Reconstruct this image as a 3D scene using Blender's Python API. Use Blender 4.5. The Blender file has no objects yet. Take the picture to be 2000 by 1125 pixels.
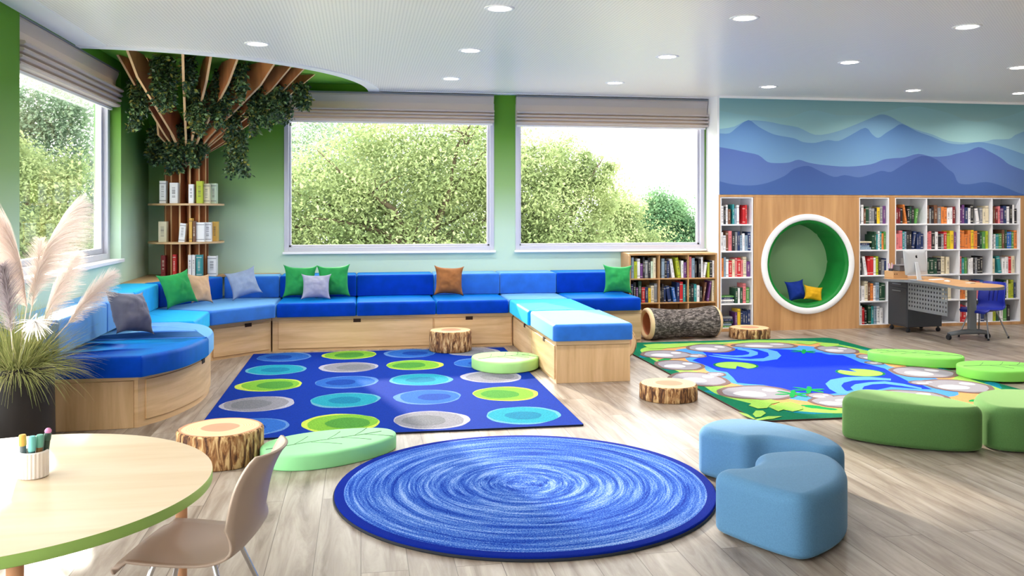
import bpy, bmesh, math, random
from math import sin, cos, pi, radians, atan, sqrt, hypot
from mathutils import Vector, Matrix, noise as mnoise
random.seed(7)
S = bpy.context.scene
COL = S.collection

# ------------------------------------------------------------------ camera, world, sun, exposure
EYE = 1.45
FPX = 1715.0
YAW = atan(295 / 1715)
HORIZON = 410.0
cam_d = bpy.data.cameras.new('camera'); cam = bpy.data.objects.new('camera', cam_d); COL.objects.link(cam)
cam.location = (0, 0, EYE); cam.rotation_euler = (pi / 2, 0, -YAW)
cam_d.sensor_width = 36; cam_d.lens = 36 * FPX / 2000
cam_d.shift_y = -(562.5 - HORIZON) / 2000
cam_d.clip_end = 300
S.camera = cam

W = bpy.data.worlds.new('sky'); S.world = W; W.use_nodes = True
wn = W.node_tree.nodes; wl = W.node_tree.links
bg = wn['Background']
bg.inputs[0].default_value = (1.0, 0.985, 0.96, 1); bg.inputs[1].default_value = 4.4

sun_d = bpy.data.lights.new('sun', 'SUN'); sun = bpy.data.objects.new('sun', sun_d); COL.objects.link(sun)
SUN_AZ, SUN_EL = radians(15), radians(20)
sd = Vector((sin(SUN_AZ) * cos(SUN_EL), -cos(SUN_AZ) * cos(SUN_EL), -sin(SUN_EL)))
sun.rotation_euler = sd.to_track_quat('-Z', 'Y').to_euler()
sun.location = (-8, 30, 14)
sun_d.energy = 7.0; sun_d.angle = radians(1.5); sun_d.color = (1.0, 0.90, 0.76)

S.view_settings.view_transform = 'Standard'; S.view_settings.look = 'None'
S.view_settings.gamma = 1; S.view_settings.use_curve_mapping = False
S.view_settings.exposure = 0.58
S.cycles.use_denoising = True
S.cycles.max_bounces = 8; S.cycles.diffuse_bounces = 5; S.cycles.glossy_bounces = 3
S.cycles.transparent_max_bounces = 12
S.cycles.sample_clamp_indirect = 6

# ------------------------------------------------------------------ helpers
fwd = Vector((sin(YAW), cos(YAW), 0)); rgt = Vector((cos(YAW), -sin(YAW), 0))
def ray(x, y): return fwd * FPX + rgt * (x - 1000) + Vector((0, 0, HORIZON - y))
def fl(x, y, z=0.0):                       # where the line of sight meets a level plane
    d = ray(x, y); t = (z - EYE) / d.z
    return (d.x * t, d.y * t)
def wy(x, y, Y):                           # where it meets a wall of constant depth
    d = ray(x, y); t = Y / d.y
    return (d.x * t, EYE + d.z * t)

def lin(c):
    r = []
    for v in c[:3]:
        v = v / 255.0
        r.append(v / 12.92 if v <= .04045 else ((v + .055) / 1.055) ** 2.4)
    return (r[0], r[1], r[2], 1.0)

class MB:
    def __init__(s): s.v = []; s.f = []; s.m = []
    def add(s, vs, fs, m=0):
        b = len(s.v); s.v += [tuple(p) for p in vs]
        for f in fs: s.f.append(tuple(i + b for i in f)); s.m.append(m)
    def box(s, x0, x1, y0, y1, z0, z1, m=0):
        s.add([(x0,y0,z0),(x1,y0,z0),(x1,y1,z0),(x0,y1,z0),(x0,y0,z1),(x1,y0,z1),(x1,y1,z1),(x0,y1,z1)],
              [(0,3,2,1),(4,5,6,7),(0,1,5,4),(1,2,6,5),(2,3,7,6),(3,0,4,7)], m)
    def obox(s, M, sx, sy, sz, m=0):       # box of half sizes under matrix M
        vs = [M @ Vector((a*sx, b*sy, c*sz)) for c in (-1,1) for a, b in ((-1,-1),(1,-1),(1,1),(-1,1))]
        s.add(vs, [(0,3,2,1),(4,5,6,7),(0,1,5,4),(1,2,6,5),(2,3,7,6),(3,0,4,7)], m)
    def prism(s, pts, z0, z1, m=0, mt=None):
        n = len(pts)
        s.add([(p[0],p[1],z0) for p in pts] + [(p[0],p[1],z1) for p in pts],
              [tuple(range(n-1,-1,-1))] + [(i,(i+1)%n,(i+1)%n+n,i+n) for i in range(n)], m)
        s.f.append(tuple(range(len(s.v)-n, len(s.v)))); s.m.append(m if mt is None else mt)
    def tube(s, pts, r, n=8, m=0, caps=True):
        pts = [Vector(p) for p in pts]; rings = []
        for i, p in enumerate(pts):
            t = (pts[min(i+1,len(pts)-1)] - pts[max(i-1,0)]).normalized()
            a = t.orthogonal().normalized() if i == 0 else (rings[-1][1] - t * rings[-1][1].dot(t)).normalized()
            b = t.cross(a); rr = r[i] if isinstance(r, (list, tuple)) else r
            rings.append(([p + a*cos(2*pi*k/n)*rr + b*sin(2*pi*k/n)*rr for k in range(n)], a))
        vs = [q for R in rings for q in R[0]]; fs = []
        for i in range(len(pts)-1):
            for k in range(n): fs.append((i*n+k, i*n+(k+1)%n, (i+1)*n+(k+1)%n, (i+1)*n+k))
        if caps: fs += [tuple(range(n-1,-1,-1)), tuple(range((len(pts)-1)*n, len(pts)*n))]
        s.add(vs, fs, m)
    def lathe(s, prof, cx=0, cy=0, n=32, m=0, a0=0, a1=2*pi):
        full = abs(a1 - a0 - 2*pi) < 1e-6; k = n if full else n + 1
        vs = [(cx + r*cos(a0+(a1-a0)*j/n), cy + r*sin(a0+(a1-a0)*j/n), z) for r, z in prof for j in range(k)]
        fs = []
        for i in range(len(prof)-1):
            for j in range(n): 
                q = (j+1) % k
                fs.append((i*k+j, i*k+q, (i+1)*k+q, (i+1)*k+j))
        s.add(vs, fs, m)
    def build(s, name, mats, parent=None, smooth=False, loc=None):
        me = bpy.data.meshes.new(name); me.from_pydata(s.v, [], s.f); 
        for mm in (mats if isinstance(mats, (list, tuple)) else [mats]): me.materials.append(mm)
        if any(s.m): me.polygons.foreach_set('material_index', s.m)
        if smooth: me.polygons.foreach_set('use_smooth', [True]*len(me.polygons))
        me.update()
        o = bpy.data.objects.new(name, me); COL.objects.link(o)
        if parent is not None: o.parent = parent; 
        if loc is not None: o.location = loc
        return o
def fixn(o):
    bm = bmesh.new(); bm.from_mesh(o.data); bmesh.ops.recalc_face_normals(bm, faces=bm.faces); bm.to_mesh(o.data); bm.free(); return o
def bev(o, w=.006, seg=2, ang=40):
    m = o.modifiers.new('edge', 'BEVEL'); m.width = w; m.segments = seg; m.limit_method = 'ANGLE'; m.angle_limit = radians(ang)
    m.harden_normals = False; return o
def smooth_ang(o, a=40):
    o.data.polygons.foreach_set('use_smooth', [True]*len(o.data.polygons))
    try: o.data.set_sharp_from_angle(angle=radians(a))
    except Exception: pass
    return o
def thing(name, label, cat, loc=(0,0,0), rz=0, group=None):
    o = bpy.data.objects.new(name, None); COL.objects.link(o); o.empty_display_size = .05
    o.location = loc; o.rotation_euler = (0, 0, rz); tag(o, label, cat, group); return o
def tag(o, label, cat, group=None):
    o['label'] = label; o['category'] = cat
    if group: o['group'] = group
    return o
def struct(o): o['kind'] = 'structure'; return o

def catmull(P, n=8, closed=True):
    out = []; N = len(P); rng = range(N if closed else N-1)
    g = (lambda i: P[i % N]) if closed else (lambda i: P[max(0, min(N-1, i))])
    for i in rng:
        p0, p1, p2, p3 = g(i-1), g(i), g(i+1), g(i+2)
        for k in range(n):
            t = k/n
            out.append(tuple(.5*((2*p1[c]) + (p2[c]-p0[c])*t + (2*p0[c]-5*p1[c]+4*p2[c]-p3[c])*t*t + (-p0[c]+3*p1[c]-3*p2[c]+p3[c])*t**3) for c in range(len(p1))))
    if not closed: out.append(tuple(P[-1]))
    return out
def area2(P): return sum(P[i][0]*P[(i+1)%len(P)][1]-P[(i+1)%len(P)][0]*P[i][1] for i in range(len(P)))
def ccw(P): return list(P) if area2(P) > 0 else list(reversed(P))
def round_poly(P, rad, n=5):
    P = ccw(P); out = []; N = len(P)
    rads = rad if isinstance(rad, (list, tuple)) else [rad]*N
    for i in range(N):
        a, b, c = Vector(P[i-1][:2]), Vector(P[i][:2]), Vector(P[(i+1)%N][:2])
        r = min(rads[i], (a-b).length*.48, (c-b).length*.48)
        p, q = b + (a-b).normalized()*r, b + (c-b).normalized()*r
        for k in range(n+1):
            t = k/n; out.append(tuple(p*(1-t)**2 + b*2*t*(1-t) + q*t*t))
    return out
def inset(P, d):
    N = len(P); out = []
    for i in range(N):
        a, b, c = Vector(P[i-1][:2]), Vector(P[i][:2]), Vector(P[(i+1)%N][:2])
        e = (b-a); f = (c-b)
        n1 = Vector((-e.y, e.x)); n2 = Vector((-f.y, f.x))
        nn = (n1.normalized() if n1.length > 1e-9 else n2.normalized()) + (n2.normalized() if n2.length > 1e-9 else n1.normalized())
        if nn.length < 1e-6: out.append((b.x, b.y)); continue
        nn.normalize(); out.append((b.x + nn.x*d, b.y + nn.y*d))
    return out
def slab(mb, P, z0, z1, rt=.02, rb=.006, seg=4, crown=0.0, m=0, mt=None, shrink_bottom=0, flat_cap=False):
    """solid with outline P, rounded top and bottom edges, optional domed top"""
    P = ccw(P); rings = []
    for k in range(seg+1):
        a = pi/2*(1-k/seg); rings.append((rb*(1-cos(a)) + shrink_bottom, z0 + rb*(1-sin(a))))
    for k in range(seg+1):
        a = pi/2*k/seg; rings.append((rt*(1-cos(a)), z1 - rt*(1-sin(a))))
    N = len(P); vs = []; fs = []
    for d, z in rings: vs += [(x, y, z) for x, y in (inset(P, d) if d > 1e-6 else P)]
    top = [v[:2] for v in vs[-N:]]
    cx = sum(p[0] for p in top)/N; cy = sum(p[1] for p in top)/N
    steps = [] if flat_cap else [.9, .75, .5, .25] if crown else [.85]
    for s_ in steps:
        vs += [(cx+(x-cx)*s_, cy+(y-cy)*s_, z1 + crown*(1-s_**2)) for x, y in top]
    R = len(vs)//N
    for i in range(R-1):
        for j in range(N): fs.append((i*N+j, i*N+(j+1)%N, (i+1)*N+(j+1)%N, (i+1)*N+j))
    mb.add(vs, [tuple(range(N-1,-1,-1))], m)
    b = len(mb.v) - len(vs)
    cut = len(rings) - 1
    for k, f in enumerate(fs):
        mb.f.append(tuple(i+b for i in f)); mb.m.append(m if (mt is None or k//N < cut) else mt)
    mb.f.append(tuple(b + (R-1)*N + j for j in range(N))); mb.m.append(m if mt is None else mt)

# ------------------------------------------------------------------ materials
MATS = {}
def nodes(name):
    m = bpy.data.materials.new(name); m.use_nodes = True
    t = m.node_tree; return m, t.nodes, t.links, t.nodes['Principled BSDF']
def mat(name, c, rough=.6, spec=.3, metal=0, sheen=0, sheen_c=None, var=0, vscale=6, bump=0, bscale=60, trans=0, emit=None, estr=0, coat=0):
    m, n, l, p = nodes(name); c = lin(c)
    p.inputs['Base Color'].default_value = c; p.inputs['Roughness'].default_value = rough
    p.inputs['Specular IOR Level'].default_value = spec; p.inputs['Metallic'].default_value = metal
    if sheen:
        p.inputs['Sheen Weight'].default_value = sheen; p.inputs['Sheen Roughness'].default_value = .35
        p.inputs['Sheen Tint'].default_value = lin(sheen_c) if sheen_c else c
    if coat: p.inputs['Coat Weight'].default_value = coat; p.inputs['Coat Roughness'].default_value = .2
    if emit: p.inputs['Emission Color'].default_value = lin(emit); p.inputs['Emission Strength'].default_value = estr
    if var or bump: tc = n.new('ShaderNodeTexCoord')
    if var:
        t = n.new('ShaderNodeTexNoise'); t.inputs['Scale'].default_value = vscale; t.inputs['Detail'].default_value = 3
        l.new(tc.outputs['Object'], t.inputs['Vector'])
        mx = n.new('ShaderNodeMix'); mx.data_type = 'RGBA'; mx.blend_type = 'MULTIPLY'
        mx.inputs[0].default_value = 1; mx.inputs[6].default_value = c
        r = n.new('ShaderNodeValToRGB'); r.color_ramp.elements[0].position = .3; r.color_ramp.elements[1].position = .7
        lo = 1-var; hi = 1+var
        r.color_ramp.elements[0].color = (lo,lo,lo,1); r.color_ramp.elements[1].color = (hi,hi,hi,1)
        l.new(t.outputs[0], r.inputs[0]); l.new(r.outputs[0], mx.inputs[7]); l.new(mx.outputs[2], p.inputs['Base Color'])
    if bump:
        t2 = n.new('ShaderNodeTexNoise'); t2.inputs['Scale'].default_value = bscale; t2.inputs['Detail'].default_value = 2
        l.new(tc.outputs['Object'], t2.inputs['Vector'])
        b = n.new('ShaderNodeBump'); b.inputs['Strength'].default_value = bump; b.inputs['Distance'].default_value = .01
        l.new(t2.outputs[0], b.inputs['Height']); l.new(b.outputs[0], p.inputs['Normal'])
    MATS[name] = m; return m
def wood(name, c1, c2, scale, rough=.5, streak=.35, coords='Object'):
    m, n, l, p = nodes(name); tc = n.new('ShaderNodeTexCoord'); mp = n.new('ShaderNodeMapping')
    mp.inputs['Scale'].default_value = scale; l.new(tc.outputs[coords], mp.inputs['Vector'])
    t = n.new('ShaderNodeTexNoise'); t.inputs['Scale'].default_value = 1; t.inputs['Detail'].default_value = 6; t.inputs['Roughness'].default_value = .6
    t.inputs['Distortion'].default_value = .4
    l.new(mp.outputs[0], t.inputs['Vector']); r = n.new('ShaderNodeValToRGB')
    r.color_ramp.elements[0].position = .5-streak/2; r.color_ramp.elements[1].position = .5+streak/2
    r.color_ramp.elements[0].color = lin(c2); r.color_ramp.elements[1].color = lin(c1)
    l.new(t.outputs[0], r.inputs[0]); l.new(r.outputs[0], p.inputs['Base Color'])
    p.inputs['Roughness'].default_value = rough; p.inputs['Specular IOR Level'].default_value = .3
    MATS[name] = m; return m
def zramp(name, stops, z0, z1, rough=.8, noise_amt=0, spec=.2):
    """paint whose pigment is graded with height"""
    m, n, l, p = nodes(name); tc = n.new('ShaderNodeTexCoord'); sp = n.new('ShaderNodeSeparateXYZ')
    l.new(tc.outputs['Object'], sp.inputs[0]); mr = n.new('ShaderNodeMapRange')
    mr.inputs[1].default_value = z0; mr.inputs[2].default_value = z1; l.new(sp.outputs[2], mr.inputs[0])
    r = n.new('ShaderNodeValToRGB'); e = r.color_ramp.elements
    while len(e) < len(stops): e.new(.5)
    for k, (ps, c) in enumerate(stops): e[k].position = ps; e[k].color = lin(c)
    l.new(mr.outputs[0], r.inputs[0]); l.new(r.outputs[0], p.inputs['Base Color'])
    p.inputs['Roughness'].default_value = rough; p.inputs['Specular IOR Level'].default_value = spec
    MATS[name] = m; return m

white = mat('white_paint', (238,238,240), .55)
trimw = mat('white_trim', (245,245,248), .4)
frame_m = mat('window_frame_white', (196,196,210), .35, .5)
oak_h = wood('oak_horizontal', (226,192,150), (198,160,116), (1.2,1.2,16))
oak_v = wood('oak_vertical', (224,188,146), (194,156,112), (14,14,1.0))
oak_wall = wood('oak_cladding', (206,160,112), (178,132,88), (12,12,.8), .5)
oak_dark = wood('oak_shelf_unit', (205,162,112), (176,132,86), (10,10,2))
walnut = wood('tree_plywood_face', (190,124,82), (160,98,62), (10,10,1.2))
ply_edge = mat('plywood_edge', (228,186,140), .6)
hole_shade = mat('painted_hole_shade', (50,30,22), .8)  # dark colour standing in for the shade inside cut-outs and holes
green_wall = zramp('green_graded_wall_paint', [(0,(202,228,212)),(.30,(190,216,192)),(.52,(140,176,114)),(.76,(96,146,56)),(1,(84,140,36))], .5, 2.89)
green_ceil = mat('green_recess_paint', (122,186,62), .7)
white_shelf = mat('white_shelf_board', (236,236,242), .5)
velvet_royal = mat('royal_blue_velvet', (8,36,164), .75, .15, sheen=.9, sheen_c=(60,190,255), var=.22, vscale=9, bump=.06, bscale=220)
velvet_sky = mat('sky_blue_velvet', (26,94,196), .75, .15, sheen=.8, sheen_c=(150,215,255), var=.15, vscale=9, bump=.06, bscale=220)
velvet_cyan = mat('bright_blue_velvet', (16,132,226), .75, .15, sheen=.8, sheen_c=(90,215,255), var=.15, vscale=9, bump=.06, bscale=220)
plastic_tan = mat('taupe_plastic', (182,162,148), .38, .5)
chrome = mat('chrome', (220,222,228), .16, .5, metal=1)
steel = mat('grey_powder_steel', (120,124,130), .45, .4)
dark_steel = mat('charcoal_steel', (64,66,72), .5, .4)
rubber = mat('dark_rubber', (34,36,44), .6)
blue_plastic = mat('blue_plastic', (30,44,150), .4, .4)

def floor_mat():
    m, n, l, p = nodes('grey_oak_plank_floor'); tc = n.new('ShaderNodeTexCoord'); mp = n.new('ShaderNodeMapping')
    mp.inputs['Rotation'].default_value = (0, 0, pi/2); l.new(tc.outputs['Object'], mp.inputs['Vector'])
    b = n.new('ShaderNodeTexBrick'); b.inputs['Scale'].default_value = 1; b.inputs['Brick Width'].default_value = 1.5
    b.inputs['Row Height'].default_value = .19; b.inputs['Mortar Size'].default_value = .0018; b.inputs['Mortar Smooth'].default_value = .1
    b.offset = .37; b.inputs['Bias'].default_value = 0
    b.inputs['Color1'].default_value = (.9,.9,.9,1); b.inputs['Color2'].default_value = (.42,.42,.42,1); b.inputs['Mortar'].default_value = (.0,.0,.0,1)
    l.new(mp.outputs[0], b.inputs['Vector'])
    mp2 = n.new('ShaderNodeMapping'); mp2.inputs['Scale'].default_value = (9, .9, 1); l.new(tc.outputs['Object'], mp2.inputs['Vector'])
    ad = n.new('ShaderNodeVectorMath'); ad.operation = 'MULTIPLY_ADD'; l.new(b.outputs[0], ad.inputs[0]); ad.inputs[1].default_value = (7,9,3); l.new(mp2.outputs[0], ad.inputs[2])
    g = n.new('ShaderNodeTexNoise'); g.inputs['Scale'].default_value = 1.6; g.inputs['Detail'].default_value = 7; g.inputs['Roughness'].default_value = .65; g.inputs['Distortion'].default_value = .6
    l.new(ad.outputs[0], g.inputs['Vector'])
    r = n.new('ShaderNodeValToRGB'); e = r.color_ramp.elements; e.new(.5); e.new(.62)
    for k, (ps, c) in enumerate([(.26,(108,93,80)),(.42,(148,133,120)),(.58,(174,162,150)),(.76,(194,185,177))]): e[k].position = ps; e[k].color = lin(c)
    l.new(g.outputs[0], r.inputs[0])
    mx = n.new('ShaderNodeMix'); mx.data_type = 'RGBA'; mx.blend_type = 'MULTIPLY'; mx.inputs[0].default_value = .32
    l.new(r.outputs[0], mx.inputs[6]); l.new(b.outputs[0], mx.inputs[7])
    mo = n.new('ShaderNodeMix'); mo.data_type = 'RGBA'; mo.inputs[7].default_value = lin((96,84,74))
    l.new(b.outputs[1], mo.inputs[0]); l.new(mx.outputs[2], mo.inputs[6]); l.new(mo.outputs[2], p.inputs['Base Color'])
    p.inputs['Roughness'].default_value = .36; p.inputs['Specular IOR Level'].default_value = .45
    bp = n.new('ShaderNodeBump'); bp.inputs['Strength'].default_value = .08; bp.inputs['Distance'].default_value = .004
    l.new(g.outputs[0], bp.inputs['Height']); l.new(bp.outputs[0], p.inputs['Normal'])
    return m
def ceiling_mat():
    m, n, l, p = nodes('perforated_white_ceiling'); tc = n.new('ShaderNodeTexCoord')
    sc = n.new('ShaderNodeVectorMath'); sc.operation = 'SCALE'; sc.inputs['Scale'].default_value = 40; l.new(tc.outputs['Object'], sc.inputs[0])
    fr = n.new('ShaderNodeVectorMath'); fr.operation = 'FRACTION'; l.new(sc.outputs[0], fr.inputs[0])
    sb = n.new('ShaderNodeVectorMath'); sb.operation = 'SUBTRACT'; sb.inputs[1].default_value = (.5,.5,0); l.new(fr.outputs[0], sb.inputs[0])
    mu = n.new('ShaderNodeVectorMath'); mu.operation = 'MULTIPLY'; mu.inputs[1].default_value = (1,1,0); l.new(sb.outputs[0], mu.inputs[0])
    ln = n.new('ShaderNodeVectorMath'); ln.operation = 'LENGTH'; l.new(mu.outputs[0], ln.inputs[0])
    r = n.new('ShaderNodeValToRGB'); r.color_ramp.elements[0].position = .22; r.color_ramp.elements[1].position = .28
    r.color_ramp.elements[0].color = lin((216,213,212)); r.color_ramp.elements[1].color = lin((252,248,245))
    l.new(ln.outputs[1], r.inputs[0]); l.new(r.outputs[0], p.inputs['Base Color'])
    p.inputs['Roughness'].default_value = .30; p.inputs['Specular IOR Level'].default_value = .5
    return m
floor_m = floor_mat(); ceil_m = ceiling_mat()
def glass_mat():
    m, n, l, p = nodes('clear_window_glass'); n.remove(p)
    out = n['Material Output']; t = n.new('ShaderNodeBsdfTransparent'); g = n.new('ShaderNodeBsdfGlossy'); g.inputs['Roughness'].default_value = .02
    f = n.new('ShaderNodeLayerWeight'); f.inputs['Blend'].default_value = .12; mx = n.new('ShaderNodeMixShader')
    sc_ = n.new('ShaderNodeMath'); sc_.operation = 'MULTIPLY'; sc_.inputs[1].default_value = .35
    t.inputs[0].default_value = (.97,.985,.98,1)
    l.new(f.outputs['Fresnel'], sc_.inputs[0]); l.new(sc_.outputs[0], mx.inputs[0]); l.new(t.outputs[0], mx.inputs[1]); l.new(g.outputs[0], mx.inputs[2]); l.new(mx.outputs[0], out.inputs[0])
    return m
glass = glass_mat()
def leaf_mat(name, c1, c2, transl=.45):
    m, n, l, p = nodes(name); n.remove(p); out = n['Material Output']
    tc = n.new('ShaderNodeTexCoord'); t = n.new('ShaderNodeTexNoise'); t.inputs['Scale'].default_value = 1.3; t.inputs['Detail'].default_value = 5; t.inputs['Roughness'].default_value = .7
    l.new(tc.outputs['Object'], t.inputs['Vector']); r = n.new('ShaderNodeValToRGB')
    r.color_ramp.elements[0].position = .35; r.color_ramp.elements[1].position = .65
    r.color_ramp.elements[0].color = lin(c1); r.color_ramp.elements[1].color = lin(c2); l.new(t.outputs[0], r.inputs[0])
    d = n.new('ShaderNodeBsdfDiffuse'); tr = n.new('ShaderNodeBsdfTranslucent'); mx = n.new('ShaderNodeMixShader'); mx.inputs[0].default_value = transl
    l.new(r.outputs[0], d.inputs[0]); l.new(r.outputs[0], tr.inputs[0]); l.new(d.outputs[0], mx.inputs[1]); l.new(tr.outputs[0], mx.inputs[2]); l.new(mx.outputs[0], out.inputs[0])
    return m

# ------------------------------------------------------------------ room shell
H, HR = 2.81, 2.89
XL, YB, YS, XR, XE, Y0 = -2.31, 10.23, 9.88, 4.19, 9.6, -3.0
mb = MB(); mb.box(XL-.25, XE, Y0, YS+.6, -.12, 0); struct(mb.build('floor', floor_m))
# ceiling: flat perforated slab with a quarter-round cut over the corner
R1 = 2.40
arc = [(XL + R1*sin(a), YB - R1*cos(a)) for a in [pi/2*k/40 for k in range(41)]]
def strip_ceiling(outer_r, z0, z1, name, m):
    mb = MB(); A = [(XL + outer_r*sin(pi/2*k/40), YB - outer_r*cos(pi/2*k/40)) for k in range(41)]
    poly = [(XL-.25, Y0), (XE, Y0), (XE, YS+.6), (XL+outer_r, YS+.6)] + list(reversed(A)) + [(XL-.25, YB-outer_r)]
    mb.prism(poly, z0, z1); o = fixn(mb.build(name, m)); return struct(o)
strip_ceiling(R1, H, H+.08, 'ceiling', ceil_m)
mb = MB(); mb.box(XL-.25, XL+R1+.3, YB-R1-.3, YB+.25, HR+.001, HR+.06); struct(mb.build('ceiling_recess', green_ceil))
mb = MB(); n = 48
for k in range(n):
    a, b = pi/2*k/n, pi/2*(k+1)/n
    q = [(XL + r*sin(t), YB - r*cos(t)) for r, t in ((R1-.006,a),(R1+.12,a),(R1+.12,b),(R1-.006,b))]
    mb.prism(q, H-.012, H+.075)
struct(fixn(mb.build('trim_1', trimw)))
t = thing('cove_light', 'curved lit strip tucked behind the white edge of the green ceiling recess', 'ceiling light', (XL, YB, H+.03))
mb = MB(); n = 40
for k in range(n):
    a, b = pi/2*(k+.5)/n, pi/2*(k+1.5)/n if k < n-1 else pi/2*(k+1)/n
    q = [(r*sin(t_), -r*cos(t_)) for r, t_ in ((R1-.004,a),(R1-.001,a),(R1-.001,b),(R1-.004,b))]; mb.prism(q, -.012, .006)
fixn(mb.build('light_strip', mat('lit_cove_strip', (255,250,220), .5, emit=(255,244,205), estr=60), t))
mb = MB(); mb.box(XL, XL+.23, Y0, YB-R1-.02, H-.006, H+.002); struct(mb.build('trim_2', trimw))
mb = MB(); mb.box(XL+R1+.12, XR, YB-.1, YB, H-.006, H+.002); struct(mb.build('trim_3', trimw))
mb = MB(); mb.box(XR+.01, XE, YS-.012, YS, H-.028, H); struct(mb.build('trim_4', trimw))

WIN_Z0, WIN_Z1 = .975, 2.70
BW = [(-.857, 1.545), (1.80, 4.155)]            # window openings in the back wall
def wall_with_holes(axis, c0, c1, u0, u1, z0, z1, holes, name, m):
    mb = MB(); us = sorted({u0, u1} | {h[0] for h in holes} | {h[1] for h in holes}); 
    for a, b in zip(us, us[1:]):
        h = [q for q in holes if q[0] <= a + 1e-6 and q[1] >= b - 1e-6]
        segs = [(z0, z1)] if not h else [(z0, h[0][2]), (h[0][3], z1)]
        for s0, s1 in segs:
            if axis == 'y': mb.box(a, b, c0, c1, s0, s1)
            else: mb.box(c0, c1, a, b, s0, s1)
    return struct(mb.build(name, m))
wall_with_holes('y', YB, YB+.2, XL-.25, XR+.2, 0, HR, [(a, b, WIN_Z0, WIN_Z1) for a, b in BW], 'wall_back', green_wall)
LW = [(6.515, 9.10), (-2.0, 5.85)]  # second opening is out of view, added to let in more daylight
wall_with_holes('x', XL-.25, XL, Y0, YB+.2, 0, HR, [(LW[0][0], LW[0][1], .955, 2.80), (LW[1][0], LW[1][1], .12, 2.80)], 'wall_left', green_wall)
mb = MB(); mb.box(XR-.012, XR+.012, YS+.001, YB, 0, H); struct(mb.build('wall_return', white))
mb = MB(); mb.box(XR+.012, XE, YS, YS+.6, 1.632, H); mb.box(XR+.012, XE, YS+.45, YS+.6, 0, 1.632); struct(mb.build('wall_shelves', white))
mb = MB(); mb.box(XE, XE+.2, Y0, YS+.6, 0, H); struct(mb.build('wall_right', white))
mb = MB(); mb.box(XL-.25, XE+.2, Y0-.2, Y0, 0, H); struct(mb.build('wall_front', white))  # unseen wall behind the camera, added to balance the daylight

def window_back(i, x0, x1):
    e = bpy.data.objects.new('window_%d' % i, None); COL.objects.link(e); struct(e); e.location = (0,0,0)
    y0, y1 = YB-.012, YB+.10; z0, z1 = WIN_Z0, WIN_Z1; t = .05
    mb = MB(); mb.box(x0, x0+t, y0, y1, z0, z1); mb.box(x1-t, x1, y0, y1, z0, z1); mb.box(x0+t, x1-t, y0, y1, z0, z0+t); mb.box(x0+t, x1-t, y0, y1, z1-t, z1)
    mb.box(x0+t, x0+t+.025, y0+.05, y1, z0+t, z1-t); mb.box(x1-t-.025, x1-t, y0+.05, y1, z0+t, z1-t); mb.box(x0+t, x1-t, y0+.05, y1, z0+t, z0+t+.025)
    bev(mb.build('window_frame', frame_m, e), .004)
    mb = MB(); mb.box(x0-.015, x1+.015, YB-.05, YB, z0-.026, z0); bev(mb.build('window_sill', trimw, e), .004)
    mb = MB(); mb.box(x0+t+.02, x1-t-.02, YB+.07, YB+.078, z0+t+.02, z1-t); mb.build('window_pane', glass, e)
window_back(2, *BW[0]); window_back(3, *BW[1])
def window_left(i, ya, yb, z0=.955):
    e = bpy.data.objects.new('window_%d' % i, None); COL.objects.link(e); struct(e)
    x0, x1 = XL-.20, XL-.10; z1 = 2.80; t = .075
    mb = MB(); mb.box(x0, x1, ya, ya+t, z0, z1); mb.box(x0, x1, yb-t, yb, z0, z1); mb.box(x0, x1, ya+t, yb-t, z0, z0+t); mb.box(x0, x1, ya+t, yb-t, z1-t, z1)
    q = .05
    mb.box(x0, x1-.045, ya+t, ya+t+q, z0+t, z1-t); mb.box(x0, x1-.045, yb-t-q, yb-t, z0+t, z1-t); mb.box(x0, x1-.045, ya+t+q, yb-t-q, z0+t, z0+t+q)
    bev(mb.build('window_frame', frame_m, e), .004)
    mb = MB(); mb.box(x1, XL+.035, ya, yb, z0-.012, z0+.02); bev(mb.build('window_sill', trimw, e), .004)
    mb = MB(); mb.box(x0+.02, x0+.028, ya+t+.02, yb-t-.02, z0+t+.02, z1-t); mb.build('window_pane', glass, e)
window_left(1, *LW[0]); window_left(4, *LW[1], .12)  # the last one is an unseen window added for daylight on the left

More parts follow.
